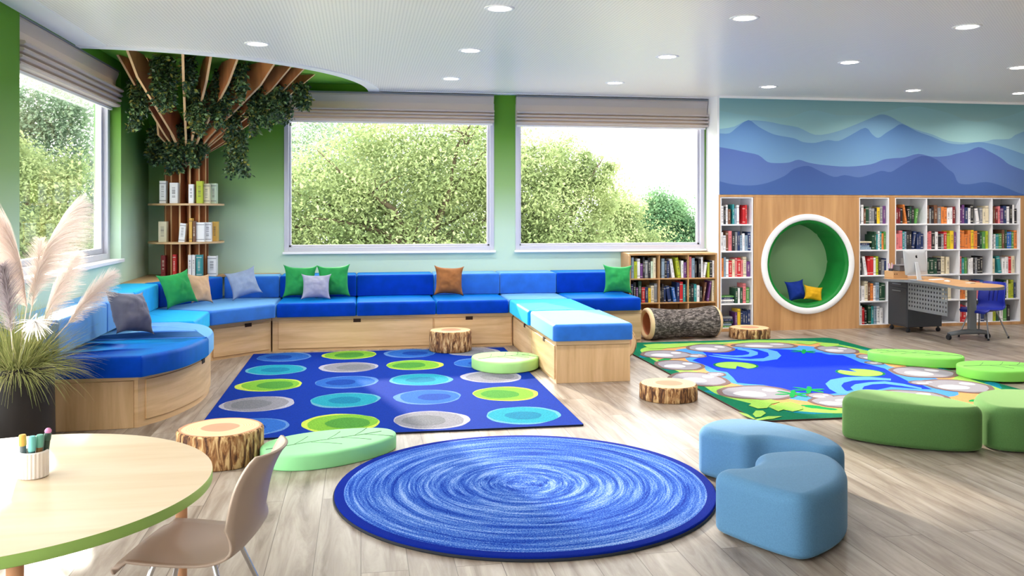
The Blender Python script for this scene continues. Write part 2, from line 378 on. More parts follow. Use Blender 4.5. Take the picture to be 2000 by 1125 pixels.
# roman blinds
def blind_mat():
    m, n, l, p = nodes('linen_blind'); c = lin((206,198,196))
    p.inputs['Base Color'].default_value = c; p.inputs['Roughness'].default_value = .9; p.inputs['Specular IOR Level'].default_value = .1
    p.inputs['Transmission Weight'].default_value = 0
    tr = n.new('ShaderNodeBsdfTranslucent'); tr.inputs[0].default_value = lin((236,222,206)); mx = n.new('ShaderNodeMixShader'); mx.inputs[0].default_value = .25
    out = n['Material Output']; l.new(p.outputs[0], mx.inputs[1]); l.new(tr.outputs[0], mx.inputs[2]); l.new(mx.outputs[0], out.inputs[0]); return m
blind_m = blind_mat()
def blind(label, u0, u1, zt, zb, place):
    t = thing('roman_blind', label, 'blind', group='raised roman blinds over the windows')
    # profile (depth out from wall, z): flat drop then stacked folds
    prof = [(.075, zt), (.08, zt-.02)]; z = zt - .16
    prof += [(.055, zt-.09), (.050, z)]
    nf = 4; fh = (z - zb) / nf
    for k in range(nf):
        zz = z - k*fh; e = .022 - .009*k
        prof += [(.050+e, zz-.002), (.094+e, zz-fh*.22), (.100+e, zz-fh*.55), (.086+e, zz-fh*.82), (.012, zz-fh*.84), (.012, zz-fh*.98)]
    prof += [(.01, zb)]
    mb = MB(); N = 2
    front = [(d, z) for d, z in prof]; back = [(.0, zb), (.0, zt)]
    loop = front + back; n_ = len(loop)
    vs = [place(u, d, z) for u in (u0, u1) for d, z in loop]
    mb.add(vs, [(i, (i+1) % n_, (i+1) % n_+n_, i+n_) for i in range(n_)] + [tuple(range(n_)), tuple(range(2*n_-1, n_-1, -1))])
    o = fixn(mb.build('fabric', blind_m, t))
    mb = MB(); vs = [place(u, d, zz) for u in (u0, u1) for d, zz in ((.0,zt),(.085,zt),(.085,zt+.02),(.0,zt+.02))]
    mb.add(vs, [(0,1,5,4),(1,2,6,5),(2,3,7,6),(3,0,4,7),(0,3,2,1),(4,5,6,7)]); fixn(mb.build('headrail', steel, t))
    mb = MB(); vs = [place(u, d, zz) for u in (u0+.01, u1-.01) for d, zz in ((.008,zb-.022),(.03,zb-.022),(.03,zb),(.008,zb))]
    mb.add(vs, [(0,1,5,4),(1,2,6,5),(2,3,7,6),(3,0,4,7),(0,3,2,1),(4,5,6,7)]); fixn(mb.build('bottom_bar', trimw, t))
    return t
pl_back = lambda u, d, z: (u, YB - .014 - d, z)
blind('pale linen roman blind drawn up over the wide window beside the shelf tree', -.84, 1.53, 2.775, 2.465, pl_back)
blind('pale linen roman blind drawn up over the window above the low wooden bookcase', 1.80, 4.165, 2.775, 2.455, pl_back)
pl_left = lambda u, d, z: (XL - .10 + d*1.15, u, z)
blind('linen roman blind drawn up over the side window behind the pampas grass', 6.52, 9.06, 2.788, 2.44, pl_left)

# ------------------------------------------------------------------ ceiling downlights
lamp_e = mat('lit_lamp_disc', (255,250,240), .5, emit=(255,246,232), estr=14)
LX = [.92-1.757, .92, .92+1.757, .92+2*1.757, .92+3*1.757, .92+3.78*1.757]
LABEL_ROW = {0: 'nearest the camera', 1: 'in the middle row', 2: 'nearest the back wall'}
dl0 = None
nth = ['first', 'second', 'third', 'fourth', 'fifth', 'sixth']
for r, (yy, xs) in enumerate([(5.85, [1,2,3]), (7.44, [0,1,2,3,4]), (9.07, [1,2,3,4,5])]):
    for q, k in enumerate(xs):
        x = LX[k]
        lab = 'round lit ceiling downlight, %s from the left in the row %s' % (nth[q], LABEL_ROW[r])
        t = thing('ceiling_downlight', lab, 'ceiling light', (x, yy, H), group='recessed ceiling downlights')
        if dl0 is None:
            mb = MB(); mb.lathe([(.075,.0),(.075,-.004),(.098,-.006),(.104,-.001),(.104,.0)], n=32); rim = mb.build('trim_ring', trimw, t, True)
            mb = MB(); mb.lathe([(.0,-.003),(.076,-.003)], n=32); disc = mb.build('diffuser', lamp_e, t)
            dl0 = (rim, disc)
        else:
            for o in dl0:
                c = o.copy(); COL.objects.link(c); c.parent = t
        ld = bpy.data.lights.new('downlight_beam', 'AREA'); ld.shape = 'DISK'; ld.size = .14; ld.energy = 11; ld.color = (1,.95,.88); ld.spread = radians(150)
        lo = bpy.data.objects.new('downlight_beam', ld); COL.objects.link(lo); lo.location = (0,0,-.008); lo.parent = t

# ------------------------------------------------------------------ storage benches
def path_panel(mb, P, z0, z1, th, m=0):
    """thin board following an open plan polyline P, th outward (to the right of travel)"""
    n = len(P); off = []
    for i in range(n):
        a = Vector(P[max(i-1,0)]); c = Vector(P[min(i+1,n-1)]); d = (c-a).normalized(); off.append((P[i][0]+d.y*th, P[i][1]-d.x*th))
    vs = [(x,y,z0) for x,y in P]+[(x,y,z0) for x,y in off]+[(x,y,z1) for x,y in P]+[(x,y,z1) for x,y in off]
    fs = []
    for i in range(n-1): fs += [(n+i,n+i+1,3*n+i+1,3*n+i),(i,2*n+i,2*n+i+1,i+1),(2*n+i,3*n+i,3*n+i+1,2*n+i+1),(i,i+1,n+i+1,n+i)]
    fs += [(0,n,3*n,2*n),(n-1,3*n-1,4*n-1,2*n-1)]
    mb.add(vs, fs, m)
def handle(t, d, x, y, dx, dy):
    """cut-out finger pull: dark box painting the cut-out shade, centred at x,y on a face running along dx,dy"""
    l_ = hypot(dx,dy); dx/=l_; dy/=l_
    M = Matrix(((dx, dy, 0, x),(dy,-dx,0,y),(0,0,1,.305),(0,0,0,1)))
    mb = MB(); mb.obox(M, .038, .0035, .0175); o = mb.build('finger_pull', hole_shade, d); fixn(o); o['label'] = 'finger pull with its cut-out shade painted dark'; return o
BT = .355
def bench(label, P, fronts, pulls, end_v=(), loc=(0,0)):
    t = thing('storage_bench', label, 'bench', group='oak storage benches')
    P = ccw(P)
    mb = MB(); mb.prism(inset(P, .008), 0, .33); fixn(mb.build('carcass', oak_h, t))
    mb = MB(); mb.prism(P, .315, BT); bev(fixn(mb.build('seat_rail', oak_h, t)), .004)
    for i, (fp, z0, z1, vertical) in enumerate(fronts):
        mb = MB(); path_panel(mb, fp, z0, z1, .014); d = fixn(mb.build('end_panel' if vertical else 'drawer_front', oak_v if vertical else oak_h, t)); bev(d, .002, 1)
        for q, x, y, dx, dy in pulls:
            if q == i: handle(t, d, x, y, dx, dy)
    return t
curve = catmull([(-1.46,6.18),(-1.325,6.40),(-1.225,6.70),(-1.18,7.02),(-1.20,7.40),(-1.285,7.67),(-1.42,7.855)], 6, False)
pen = [(-2.295,6.13)] + curve + [(-2.295,7.855)]
def sub(P, d): return [tuple(p) for p in P]
cin = inset(ccw(pen), .010); 
cpath = [p for p in cin if p[0] > -1.5]
bench('curved oak storage bench end unit with rounded front beside the dark planter', pen,
      [(cpath[2:-3], .045, .312, False), ([(-2.28,6.141),(-1.49,6.189)], .0, .314, True)],
      [(0, cpath[17][0]+.014, cpath[17][1]-.002, cpath[18][0]-cpath[16][0], cpath[18][1]-cpath[16][1])])
bench('angled oak corner storage bench below the shelf tree', [(-2.295,7.858),(-1.42,7.858),(-1.42,8.78),(-.90,9.25),(-.90,10.21),(-2.295,10.21)],
      [([(-1.405,8.803),(-.925,9.237)], .03, .305, False)], [(0, -1.115+.010, 9.065-.010, .52, .47)])
bench('long straight oak storage bench under the wide window with two drawers', [(-.897,9.25),(1.602,9.25),(1.602,10.21),(-.897,10.21)],
      [([(-.83,9.256),(.745,9.256)], .03, .312, False), ([(.765,9.256),(1.585,9.256)], .03, .312, False)],
      [(0, -.04, 9.243, 1, 0), (1, 1.13, 9.243, 1, 0)])
bench('oak storage bench projecting into the room with plain end panel', [(1.605,7.17),(2.25,7.17),(2.25,10.21),(1.605,10.21)],
      [([(1.611,9.22),(1.611,8.2)], .03, .312, False), ([(1.611,8.18),(1.611,7.20)], .03, .312, False), ([(1.607,7.176),(2.248,7.176)], 0, .314, True)],
      [(0, 1.598, 8.55, 0, 1), (1, 1.598, 7.62, 0, 1)])
bench('short oak storage bench beside the low wooden bookcase', [(2.253,9.25),(3.035,9.25),(3.035,10.21),(2.253,10.21)],
      [([(2.27,9.256),(3.02,9.256)], .03, .312, False)], [])

# ------------------------------------------------------------------ seat and back cushions
def cushion(name, label, P, z0, z1, m, cat, r=.03, rp=.03, grp=None, crown=.004):
    mb = MB(); slab(mb, round_poly(P, rp, 4), z0, z1, r, .012, 4, crown); o = mb.build(name, m, None, True); tag(o, label, cat, grp); return o
ST, SB = .497, BT
ocurve = catmull([(-1.41,6.055),(-1.235,6.33),(-1.16,6.60),(-1.125,6.868)], 6, False)
ocurve2 = catmull([(-1.125,6.874),(-1.14,7.2),(-1.215,7.49),(-1.33,7.70),(-1.52,7.862)], 6, False)
SG = 'blue seat cushions on the benches'; BG = 'blue back cushions along the walls'
def seatc(label, P, m, rad=None):
    n = len(P); return cushion('seat_cushion', label, P, SB, ST, m, 'cushion', .028, rad or .025, SG)
seatc('royal blue seat cushion with curved front at the planter end', [(-2.29,6.08)] + ocurve + [(-2.29,6.868)], velvet_royal, .012)
seatc('pale blue rounded seat cushion between the royal and bright blue ones by the side window', [(-2.29,6.874)] + ocurve2 + [(-2.29,7.862)], velvet_sky, .012)
seatc('bright blue seat cushion between the pale rounded one and the corner', [(-2.29,7.868),(-1.40,7.868),(-1.40,8.63),(-2.29,9.10)], velvet_cyan)
seatc('mid blue angled seat cushion in the corner below the grey-blue pillow', [(-1.395,8.64),(-.855,9.185),(-.855,10.20),(-1.55,10.20),(-2.28,9.11)], velvet_sky)
seatc('royal blue seat cushion under two green pillows and a grey one', [(-.848,9.19),(-.05,9.19),(-.05,10.2),(-.848,10.2)], velvet_royal)
seatc('royal blue seat cushion in the middle of the long bench with no pillow', [(-.044,9.19),(.775,9.19),(.775,10.2),(-.044,10.2)], velvet_royal)
seatc('royal blue seat cushion under the brown pillow', [(.781,9.19),(1.545,9.19),(1.545,10.2),(.781,10.2)], velvet_royal)
seatc('sky blue seat cushion at the junction of the projecting bench, against the wall', [(1.552,9.22),(2.215,9.22),(2.215,10.2),(1.552,10.2)], velvet_sky)
seatc('bright blue middle seat cushion on the projecting bench', [(1.555,8.16),(2.235,8.16),(2.235,9.214),(1.555,9.214)], velvet_cyan)
seatc('sky blue end seat cushion on the projecting bench, nearest the floor stumps', [(1.575,7.12),(2.262,7.12),(2.262,8.154),(1.575,8.154)], velvet_sky, [.05,.03,.03,.03])
seatc('royal blue seat cushion under the green pillow by the low bookcase', [(2.222,9.19),(3.01,9.19),(3.01,10.2),(2.222,10.2)], velvet_royal)
BTOP = .735
def backc(label, P, m): return cushion('back_cushion', label, P, ST+.004, BTOP, m, 'cushion', .022, .02, BG)
backc('mid blue back cushion against the side wall behind the pampas grass', [(-2.30,6.1),(-1.93,6.1),(-1.93,7.215),(-2.30,7.215)], velvet_sky)
backc('mid blue back cushion under the side window beside the dark grey pillow', [(-2.30,7.222),(-1.93,7.222),(-1.93,8.06),(-2.30,8.06)], velvet_sky)
backc('bright blue back cushion ending at the left green pillow', [(-2.30,8.067),(-1.93,8.067),(-1.93,8.96),(-2.11,9.06),(-2.30,9.06)], velvet_cyan)
backc('dark royal blue angled back cushion below the shelf tree', [(-1.925,8.965),(-1.455,9.80),(-1.64,9.905),(-2.10,9.075)], velvet_royal)
backc('mid blue back cushion behind the grey-blue pillow right of the shelf tree', [(-1.445,9.80),(-.872,9.80),(-.872,10.14),(-1.445,10.14)], velvet_sky)
backc('royal blue back cushion behind the paired green pillows', [(-.866,9.80),(-.05,9.80),(-.05,10.215),(-.866,10.215)], velvet_royal)
backc('royal blue back cushion in the middle of the long bench, uncovered', [(-.044,9.80),(.80,9.80),(.80,10.215),(-.044,10.215)], velvet_royal)
backc('mid blue back cushion behind the brown pillow', [(.806,9.80),(1.545,9.80),(1.545,10.215),(.806,10.215)], velvet_sky)
backc('mid blue back cushion at the head of the projecting bench', [(1.551,9.80),(2.20,9.80),(2.20,10.215),(1.551,10.215)], velvet_sky)
backc('dark navy back cushion left of the green pillow by the bookcase', [(2.206,9.80),(3.06,9.80),(3.06,10.215),(2.206,10.215)], velvet_royal)
# wooden ledge filling the corner behind the angled cushion
t = thing('corner_ledge', 'triangular oak ledge in the corner carrying the shelf tree', 'ledge')
LP = [(-2.305,9.065),(-2.115,9.075),(-1.648,9.915),(-1.45,10.15),(-.90,10.15),(-.90,10.222),(-2.305,10.222)]
mb = MB(); mb.prism(LP, .71, .738); bev(fixn(mb.build('board', oak_h, t)), .004)
mb = MB(); mb.prism([(-2.30,9.5),(-2.0,9.42),(-1.70,9.96),(-1.70,10.2),(-2.30,10.2)], ST, .71); fixn(mb.build('support', oak_h, t))

# ------------------------------------------------------------------ pillows
for v_, c_ in ((velvet_royal,(20,175,255)),(velvet_sky,(150,215,255)),(velvet_cyan,(70,215,255))):
    q = v_.node_tree.nodes['Principled BSDF'].inputs
    q['Roughness'].default_value = .55; q['Specular IOR Level'].default_value = .6; q['Specular Tint'].default_value = lin(c_); q['Sheen Weight'].default_value = 1.0; q['Sheen Roughness'].default_value = .55; q['Sheen Tint'].default_value = lin(c_)
velvet_royal.node_tree.nodes['Principled BSDF'].inputs['Sheen Weight'].default_value = .75
def fabric(name, c, sheen_c=None): return mat(name, c, .8, .15, sheen=.35, sheen_c=sheen_c, var=.10, vscale=14, bump=.12, bscale=300)
p_green = fabric('green_pillow_fabric', (40,142,76), (140,240,170)); p_grey = fabric('lilac_grey_pillow_fabric', (158,160,186)); p_blue_grey = fabric('blue_grey_pillow_fabric', (140,156,188))
p_brown = fabric('brown_pillow_fabric', (142,92,54)); p_tan = fabric('tan_pillow_fabric', (206,170,138)); p_dark = fabric('dark_grey_pillow_fabric', (104,104,122), (200,200,220))
p_navy = fabric('navy_pillow_fabric', (22,50,140)); p_yellow = fabric('mustard_pillow_fabric', (214,164,32))
def pillow(label, m, x, y, z, w, yaw, lean, roll=0, h=None, th=.13, seed=1, grp='pillows on the benches'):
    h = h or w; N = 22; rnd = random.Random(seed); ph = [rnd.uniform(0,6) for _ in range(6)]
    mb = MB(); sides = []
    for sgn in (-1, 1):
        vs = []
        for j in range(N+1):
            for i in range(N+1):
                u, v = 2*i/N-1, 2*j/N-1
                X = w/2*u*(.83+.17*v*v*abs(v)); Z = h/2*v*(.83+.17*u*u*abs(u))
                prof = (max(0,1-abs(u)**2.4)*max(0,1-abs(v)**2.4))**.70*1.35
                q = mnoise.noise(Vector((u*1.9+ph[0], v*1.9+ph[1], sgn*3+ph[2])))*.28
                q += .20*sin(8*(u*cos(ph[3])+v*sin(ph[3]))+3*v*u+ph[4])*(abs(u*v)+.12) + .16*mnoise.noise(Vector((u*5+ph[1], v*5+ph[4], sgn*2)))
                vs.append((X, sgn*th/2*prof*(1+q), Z))
        b = len(vs); fs = []
        for j in range(N):
            for i in range(N):
                a = j*(N+1)+i; f = (a,a+1,a+N+2,a+N+1); fs.append(f if sgn < 0 else tuple(reversed(f)))
        sides.append((vs, fs))
    for vs, fs in sides: mb.add(vs, fs)
    o = mb.build('pillow', m, None, True)
    bm = bmesh.new(); bm.from_mesh(o.data); bmesh.ops.remove_doubles(bm, verts=bm.verts, dist=.0004); bm.to_mesh(o.data); bm.free()
    R = Matrix.Rotation(yaw,4,'Z') @ Matrix.Rotation(-lean,4,'X') @ Matrix.Rotation(roll,4,'Y')
    zmin = min((R @ v.co).z for v in o.data.vertices)
    o.matrix_world = Matrix.Translation((x, y, z-zmin)) @ R
    tag(o, label, 'pillow', grp); return o
zs = ST+.006
x,y = fl(345,600,.5); pillow('bright green pillow leaning in the left corner below the shelf tree', p_green, -1.745, 8.90, zs, .35, radians(42), radians(20), radians(-8), seed=2)
x,y = fl(381,590,.5); pillow('tan pillow tucked behind the left green pillow', p_tan, -1.585, 9.19, zs, .31, radians(58), radians(15), radians(5), th=.08, seed=3)
x,y = fl(474,588,.5); pillow('light blue-grey pillow tilted against the corner cushion', p_blue_grey, x, 9.56, zs, .32, radians(10), radians(24), radians(-15), th=.10, seed=4)
x,y = fl(586,583,.5); pillow('green pillow behind the lilac-grey pillow, towards the shelf tree', p_green, x, 9.65, zs, .36, radians(4), radians(14), radians(2), th=.12, seed=5)
x,y = fl(652,580,.5); pillow('green pillow behind the lilac-grey pillow, towards the uncovered cushion', p_green, x, 9.66, zs, .36, radians(-4), radians(13), radians(-2), th=.11, seed=6)
x,y = fl(619,586,.5); pillow('lilac-grey pillow standing in front of two green pillows', p_grey, x-.01, 9.50, zs, .315, radians(2), radians(18), radians(1), h=.28, th=.11, seed=7)
x,y = fl(876,578,.5); pillow('brown pillow on the long blue bench under the wide window', p_brown, x, 9.62, zs, .335, radians(3), radians(15), radians(3), seed=8)
x,y = fl(1214,577,.5); pillow('green pillow by the low wooden bookcase', p_green, x, 9.56, zs, .335, radians(-6), radians(16), radians(2), seed=9)
pillow('dark grey pillow leaning on the side cushions near the pampas grass', p_dark, -1.70, 6.95, zs, .36, radians(60), radians(28), radians(9), th=.16, seed=10)

# ------------------------------------------------------------------ shelf tree in the corner
TC = (-1.866, 10.0); rT = .225
t = thing('shelf_tree', 'tree-shaped corner bookshelf of plywood fins spreading up to the green ceiling', 'bookshelf', (TC[0], TC[1], .738))
tree_t = t
def fin(name, ang, prof, th=.018):
    """board in the vertical plane through the trunk axis; prof = (radius, height) outline"""
    d = Vector((cos(ang), sin(ang), 0)); nrm = Vector((-d.y, d.x, 0)); n = len(prof)
    vs = [(d*r + nrm*(sg*th/2))[:2] + (z-.738,) for sg in (-1,1) for r, z in prof]
    mb = MB(); mb.add(vs, [tuple(range(n)), tuple(range(2*n-1,n-1,-1))], 0)
    mb.add(vs, [(i,(i+1)%n,(i+1)%n+n,i+n) for i in range(n)], 1)
    return fixn(mb.build(name, [walnut, ply_edge], t))
for k in range(14):
    a = 2*pi*k/14 + .1
    rr = rT
    fin('trunk_fin', a, [(.05,.74),(rr,.74),(rr,2.2),(.05,2.2)])
for zc, tk in ((1.112,.022),(1.518,.022)):
    P = []
    for k in range(56):
        a = 2*pi*k/56; P.append((max(.39*cos(a), XL+.012-TC[0]), min(.39*sin(a), YB-.012-TC[1])))
    mb = MB(); mb.prism(P, zc-tk-.738, zc-.738); bev(fixn(mb.build('shelf_disc', oak_h, t)), .003, 1)
mb = MB(); mb.lathe([(.10,2.12-.738),(.245,2.12-.738),(.25,2.14-.738),(.25,2.21-.738),(.245,2.23-.738),(.10,2.23-.738),(.10,2.12-.738)], n=40)
P = mb.build('collar_ring', walnut, t); smooth_ang(P)
tips = [(-2.03,8.14),(-1.55,8.12),(-1.34,8.34),(-1.12,8.48),(-.78,8.60),(-.66,8.90),(-.54,9.02),(-.48,9.52),(-2.22,8.62),(-2.0,8.75),(-2.2,9.2),(-1.0,9.9)]
for tx, ty in tips:
    dx, dy = tx-TC[0], ty-TC[1]; L_ = hypot(dx, dy); 
    fin('branch_fin', math.atan2(dy, dx), [(.14,1.92),(.22,2.06),(.5,2.22),(L_-.30,2.66),(L_,2.885),(L_-.46,2.885),(.5,2.56),(.14,2.38)], .022)


# ------------------------------------------------------------------ vines hanging in the shelf tree
vine_dark = mat('dark_vine_leaf', (46,72,46), .38, .5, var=.3, vscale=9)
vine_mid = mat('mid_green_vine_leaf', (104,132,84), .4, .5, var=.2, vscale=9)  # lighter leaves mixed in to paint the pale highlights on the foliage
vine_lite = leaf_mat('yellow_green_vine_leaf', (126,138,66), (170,160,88), .3)
vine_stem = mat('vine_stem', (70,56,34), .8)
def leaf_quad(mb, p, d, size, wid, rnd, m=0):
    """one folded leaf at p growing along d"""
    d = d.normalized(); s_ = d.orthogonal().normalized(); s_ = (Matrix.Rotation(rnd.uniform(0,6.28),3,d) @ s_); nrm = d.cross(s_)
    a = p; b = p + d*size*.5 + s_*wid*.5 + nrm*wid*.15; c = p + d*size; e = p + d*size*.5 - s_*wid*.5 + nrm*wid*.15
    mb.add([a, b, c, e], [(0,1,2),(0,2,3)], m)
def vine(label, px, py0, py1, wpx, Y, seed, dens=1.0):
    rnd = random.Random(seed); x, z1 = wy(px, py0, Y); _, z0 = wy(px, py1, Y); sc = Y/FPX; w = wpx*sc*.5
    z1 = min(z1, HR-.03); L_ = z1 - z0
    t = thing('hanging_vine', label, 'vine', (x, Y, z1), group='leafy vines hanging in the shelf tree')
    st = MB(); lf = MB(); ns = max(3, int(wpx/8)); nl = int(L_*wpx*dens*80/ns)
    for s_ in range(ns):
        ox = rnd.uniform(-1,1)*w*.75; oy = rnd.uniform(-1,1)*w*.7; ln = L_*rnd.uniform(.55,1.0)
        P = [Vector((ox*.7 + .02*sin(k*1.3+s_), oy*.7 + .02*cos(k*1.7+s_), -ln*k/6)) + Vector((ox*.3*k/6, oy*.3*k/6, 0)) for k in range(7)]
        st.tube(P, .0022, 4)
        for q in range(nl):
            u = rnd.random()*6; i = min(5, int(u)); p = P[i].lerp(P[i+1], u-i) + Vector((rnd.gauss(0,.022), rnd.gauss(0,.022), rnd.gauss(0,.01)))
            d = Vector((rnd.gauss(0,1), rnd.gauss(0,1), rnd.gauss(-.5,.6)))
            leaf_quad(lf, p, d, rnd.uniform(.032,.058), rnd.uniform(.02,.033), rnd, rnd.choice((0,0,0,0,0,1,2,2,2)))
    st.build('stems', vine_stem, t); lf.build('foliage', [vine_dark, vine_lite, vine_mid], t)
V = [('hanging lowest beside the side wall, left of all planks', 275,148,262,46,9.0), ('left of the front plank, near the ceiling edge', 318,106,226,50,8.55),
     ('in the middle of the crown beside the leftmost front plank', 362,104,196,44,8.6), ('long vine falling over the trunk collar at the centre', 387,176,268,44,9.0),
     ('between the second and third wide planks', 428,140,250,38,9.0), ('slim one from the tip of a plank near the curved ceiling edge', 475,114,200,28,8.8),
     ('bushy one under the wide right planks', 505,168,268,48,9.25), ('under the right plank tips', 543,168,240,44,9.2), ('farthest right over the window blind', 582,164,216,40,9.3),
     ('short one behind the right planks', 455,205,262,44,9.4), ('below the collar on the side wall side', 298,250,332,44,9.72), ('below the collar, left front of the trunk', 322,252,348,34,9.7),
     ('over the front of the trunk just above the top shelf', 360,246,336,44,9.7), ('short one on the right front of the trunk', 394,240,316,34,9.72),
     ('round bushy clump hanging right of the trunk collar', 455,256,348,60,9.6)]
for i, (lab, px, y0, y1, w_, Y) in enumerate(V): vine(('dark green vine, ' + lab), px, y0, y1, w_, Y, 40+i, 1.0)

# ------------------------------------------------------------------ planter with pampas grass
PC = (-2.045, 5.70)
t = thing('planter_pot', 'tall black planter pot standing before the curved bench', 'planter', (PC[0], PC[1], 0))
pot_m = mat('black_planter', (40,36,36), .55, .3, var=.15, vscale=4); soil = mat('planter_soil', (50,38,28), .95, bump=.6, bscale=40)
mb = MB(); mb.lathe([(.0,.0),(.212,.0),(.217,.01),(.213,.3),(.207,.51),(.202,.52),(.19,.52),(.188,.46)], n=48); smooth_ang(mb.build('shell', pot_m, t), 50)
mb = MB(); mb.lathe([(.0,.47),(.10,.475),(.188,.465)], n=32); mb.build('soil', soil, t, True)
pg = thing('pampas_grass', 'pampas grass with feathery cream plumes growing in the black planter', 'plant', (PC[0], PC[1], .47))
grass_a = leaf_mat('grass_blade_olive', (116,126,74), (172,176,116), .35); grass_b = leaf_mat('grass_blade_pale', (150,152,90), (196,190,140), .35)
def ribbon(mb, P, w0, side, m=0, w1=.15):
    n = len(P); vs = []
    for i, p in enumerate(P):
        w = w0*(1-(1-w1)*i/(n-1)); vs += [p - side*w/2, p + side*w/2]
    mb.add(vs, [(2*i,2*i+1,2*i+3,2*i+2) for i in range(n-1)], m)
rnd = random.Random(11); mb = MB()
def wall_clamp(v):                                     # blades brush against the side wall instead of crossing it
    lim = XL + .012 - PC[0]
    return Vector((lim + .012*math.tanh(v.x*3), v.y, v.z)) if v.x < lim else v
for k in range(2600):
    a = rnd.uniform(0, 2*pi); base = Vector((cos(a), sin(a), 0))*rnd.uniform(.0,.13)
    el = rnd.uniform(.12, 1.45); L_ = rnd.uniform(.26,.46); d = Vector((cos(a)*cos(el), sin(a)*cos(el), sin(el)))
    d = (d + Vector((rnd.gauss(0,.12), rnd.gauss(0,.12), 0))).normalized(); P = []; p = base.copy(); droop = rnd.uniform(.3,1.5)*(1.25-el/1.5)
    for i in range(7):
        P.append(wall_clamp(p)); p = p + d*L_/6; d = (d + Vector((0,0,-droop*.17))).normalized()
    side = Vector((-sin(a), cos(a), 0)); side = (Matrix.Rotation(rnd.uniform(-.8,.8),3,d) @ side)
    ribbon(mb, P, rnd.uniform(.003,.0058), side, 0 if rnd.random() < .72 else 1)
mb.build('grass_blades', [grass_a, grass_b], pg)
plume_m = leaf_mat('cream_plume', (246,232,226), (252,246,242), .5); plume_g = leaf_mat('greyish_plume', (176,164,170), (214,204,208), .4); plume_w = leaf_mat('white_plume', (244,240,240), (252,250,250), .4)
def plume(p0, p1, Y0, Y1, width, n, droop, m, seed, wr=.0024, label=None):
    rnd = random.Random(seed); O = Vector((PC[0], PC[1], .47))
    a = Vector((wy(*p0, Y0)[0], Y0, wy(*p0, Y0)[1])) - O; b = Vector((wy(*p1, Y1)[0], Y1, wy(*p1, Y1)[1])) - O
    mb = MB(); ax = (b-a); L_ = ax.length; axn = ax.normalized()
    bend = Vector((droop[0], 0, droop[1]))
    mid = (a+b)/2 - bend*.3
    spine = lambda u: a*(1-u)**2 + mid*2*u*(1-u) + b*u*u
    for k in range(n):
        u = rnd.random()**.8; p = spine(u); th = rnd.uniform(0, 2*pi); o = axn.orthogonal().normalized(); o = Matrix.Rotation(th,3,axn) @ o
        env = width*(.35 + sin(pi*min(1,u*.92+.06))*.9)
        d = (axn*1.1 + o*.75 + bend*2.2).normalized(); hl = env*rnd.uniform(.5,1.1); P = []; q = p.copy()
        for i in range(5):
            P.append(wall_clamp(q)); q = q + d*hl/4; d = (d + bend*.55 + Vector((0,0,-.08))).normalized()
        s_ = d.cross(Vector((rnd.gauss(0,1),rnd.gauss(0,1),rnd.gauss(0,1)))).normalized(); ribbon(mb, P, wr, s_, 0, .3)
    mb.tube([wall_clamp(Vector((a.x*.15, a.y*.15, .0))), wall_clamp(a*.6 + Vector((0,0,-.02))), wall_clamp(a)] + [wall_clamp(spine(u/5)) for u in range(1,6)], [.004,.0035,.003,.003,.003,.002,.0015,.001], 5, 1)
    o = mb.build('plume', [m, plume_m], pg)
    if label: o['label'] = label
plume((56,575), (156,400), 5.66, 5.72, .20, 3600, (.20,-.10), plume_m, 1, .0022, 'tallest cream plume leaning over the side window')
plume((52,600), (-8,430), 5.60, 5.50, .22, 3200, (-.20,-.10), plume_m, 2, .0022, 'cream plume arching towards the pier')
plume((84,640), (152,500), 5.75, 5.95, .13, 2000, (.12,-.06), plume_m, 3, .0022, 'cream plume below the window sill')
plume((133,632), (220,536), 5.85, 6.15, .13, 2000, (.08,-.05), plume_m, 4, .0022, 'cream plume reaching over the back cushions')
plume((62,600), (78,470), 5.60, 5.62, .10, 1200, (-.06,-.03), plume_m, 7, .0022, 'slender cream plume beside the tallest one')
plume((22,650), (4,520), 5.45, 5.40, .12, 1500, (-.02,-.10), plume_g, 5, .0026, 'greyish plume at the edge of the clump')
rnd = random.Random(9); mb = MB(); fx_, fz_ = wy(68, 628, 5.36); c0 = Vector((fx_-PC[0], 5.36-PC[1], fz_-.47))
for k in range(150):
    a = rnd.uniform(0, 2*pi); el = rnd.uniform(-1.3, .25); d = Vector((cos(a)*cos(el), sin(a)*cos(el)*.7, sin(el))); L_ = rnd.uniform(.05,.125); P = []; p = c0.copy()
    for i in range(5): P.append(p.copy()); p = p + d*L_/4; d = (d + Vector((0,0,-.10))).normalized()
    s_ = d.cross(Vector((rnd.gauss(0,1),rnd.gauss(0,1),rnd.gauss(0,1)))).normalized(); ribbon(mb, P, .008, s_, 0, .35)
mb.tube([c0*.3, c0*.8 + Vector((0,0,.07)), c0 + Vector((.01,0,.045)), c0], [.004,.0035,.003,.003], 5)
o = mb.build('plume', plume_w, pg); o['label'] = 'short white tuft hanging at the front of the clump'

# ------------------------------------------------------------------ rugs
def pile(name, c, var=.18, sc=130):
    return mat(name, c, .92, .05, sheen=.15, var=var, vscale=sc, bump=.35, bscale=380)
def blob(mb, cx, cy, rx, ry, z, m, wob, seed, n=40, rot=0, lobe=5):
    rnd = random.Random(seed); ph = [rnd.uniform(0,6.28) for _ in range(4)]; pts = []
    for k in range(n):
        a = 2*pi*k/n; w = 1 + wob*(.5*sin(2*a+ph[0]) + .35*sin(3*a+ph[1]) + .25*sin(lobe*a+ph[2]) + .15*sin(11*a+ph[3]))
        x, y = rx*w*cos(a), ry*w*sin(a); pts.append((cx + x*cos(rot)-y*sin(rot), cy + x*sin(rot)+y*cos(rot)))
    flat(mb, pts, z, m)
def flat(mb, pts, z, m):
    P = ccw(pts); b = len(mb.v); mb.v += [(p[0], p[1], z) for p in P]; mb.f.append(tuple(range(b, b+len(P)))); mb.m.append(m)
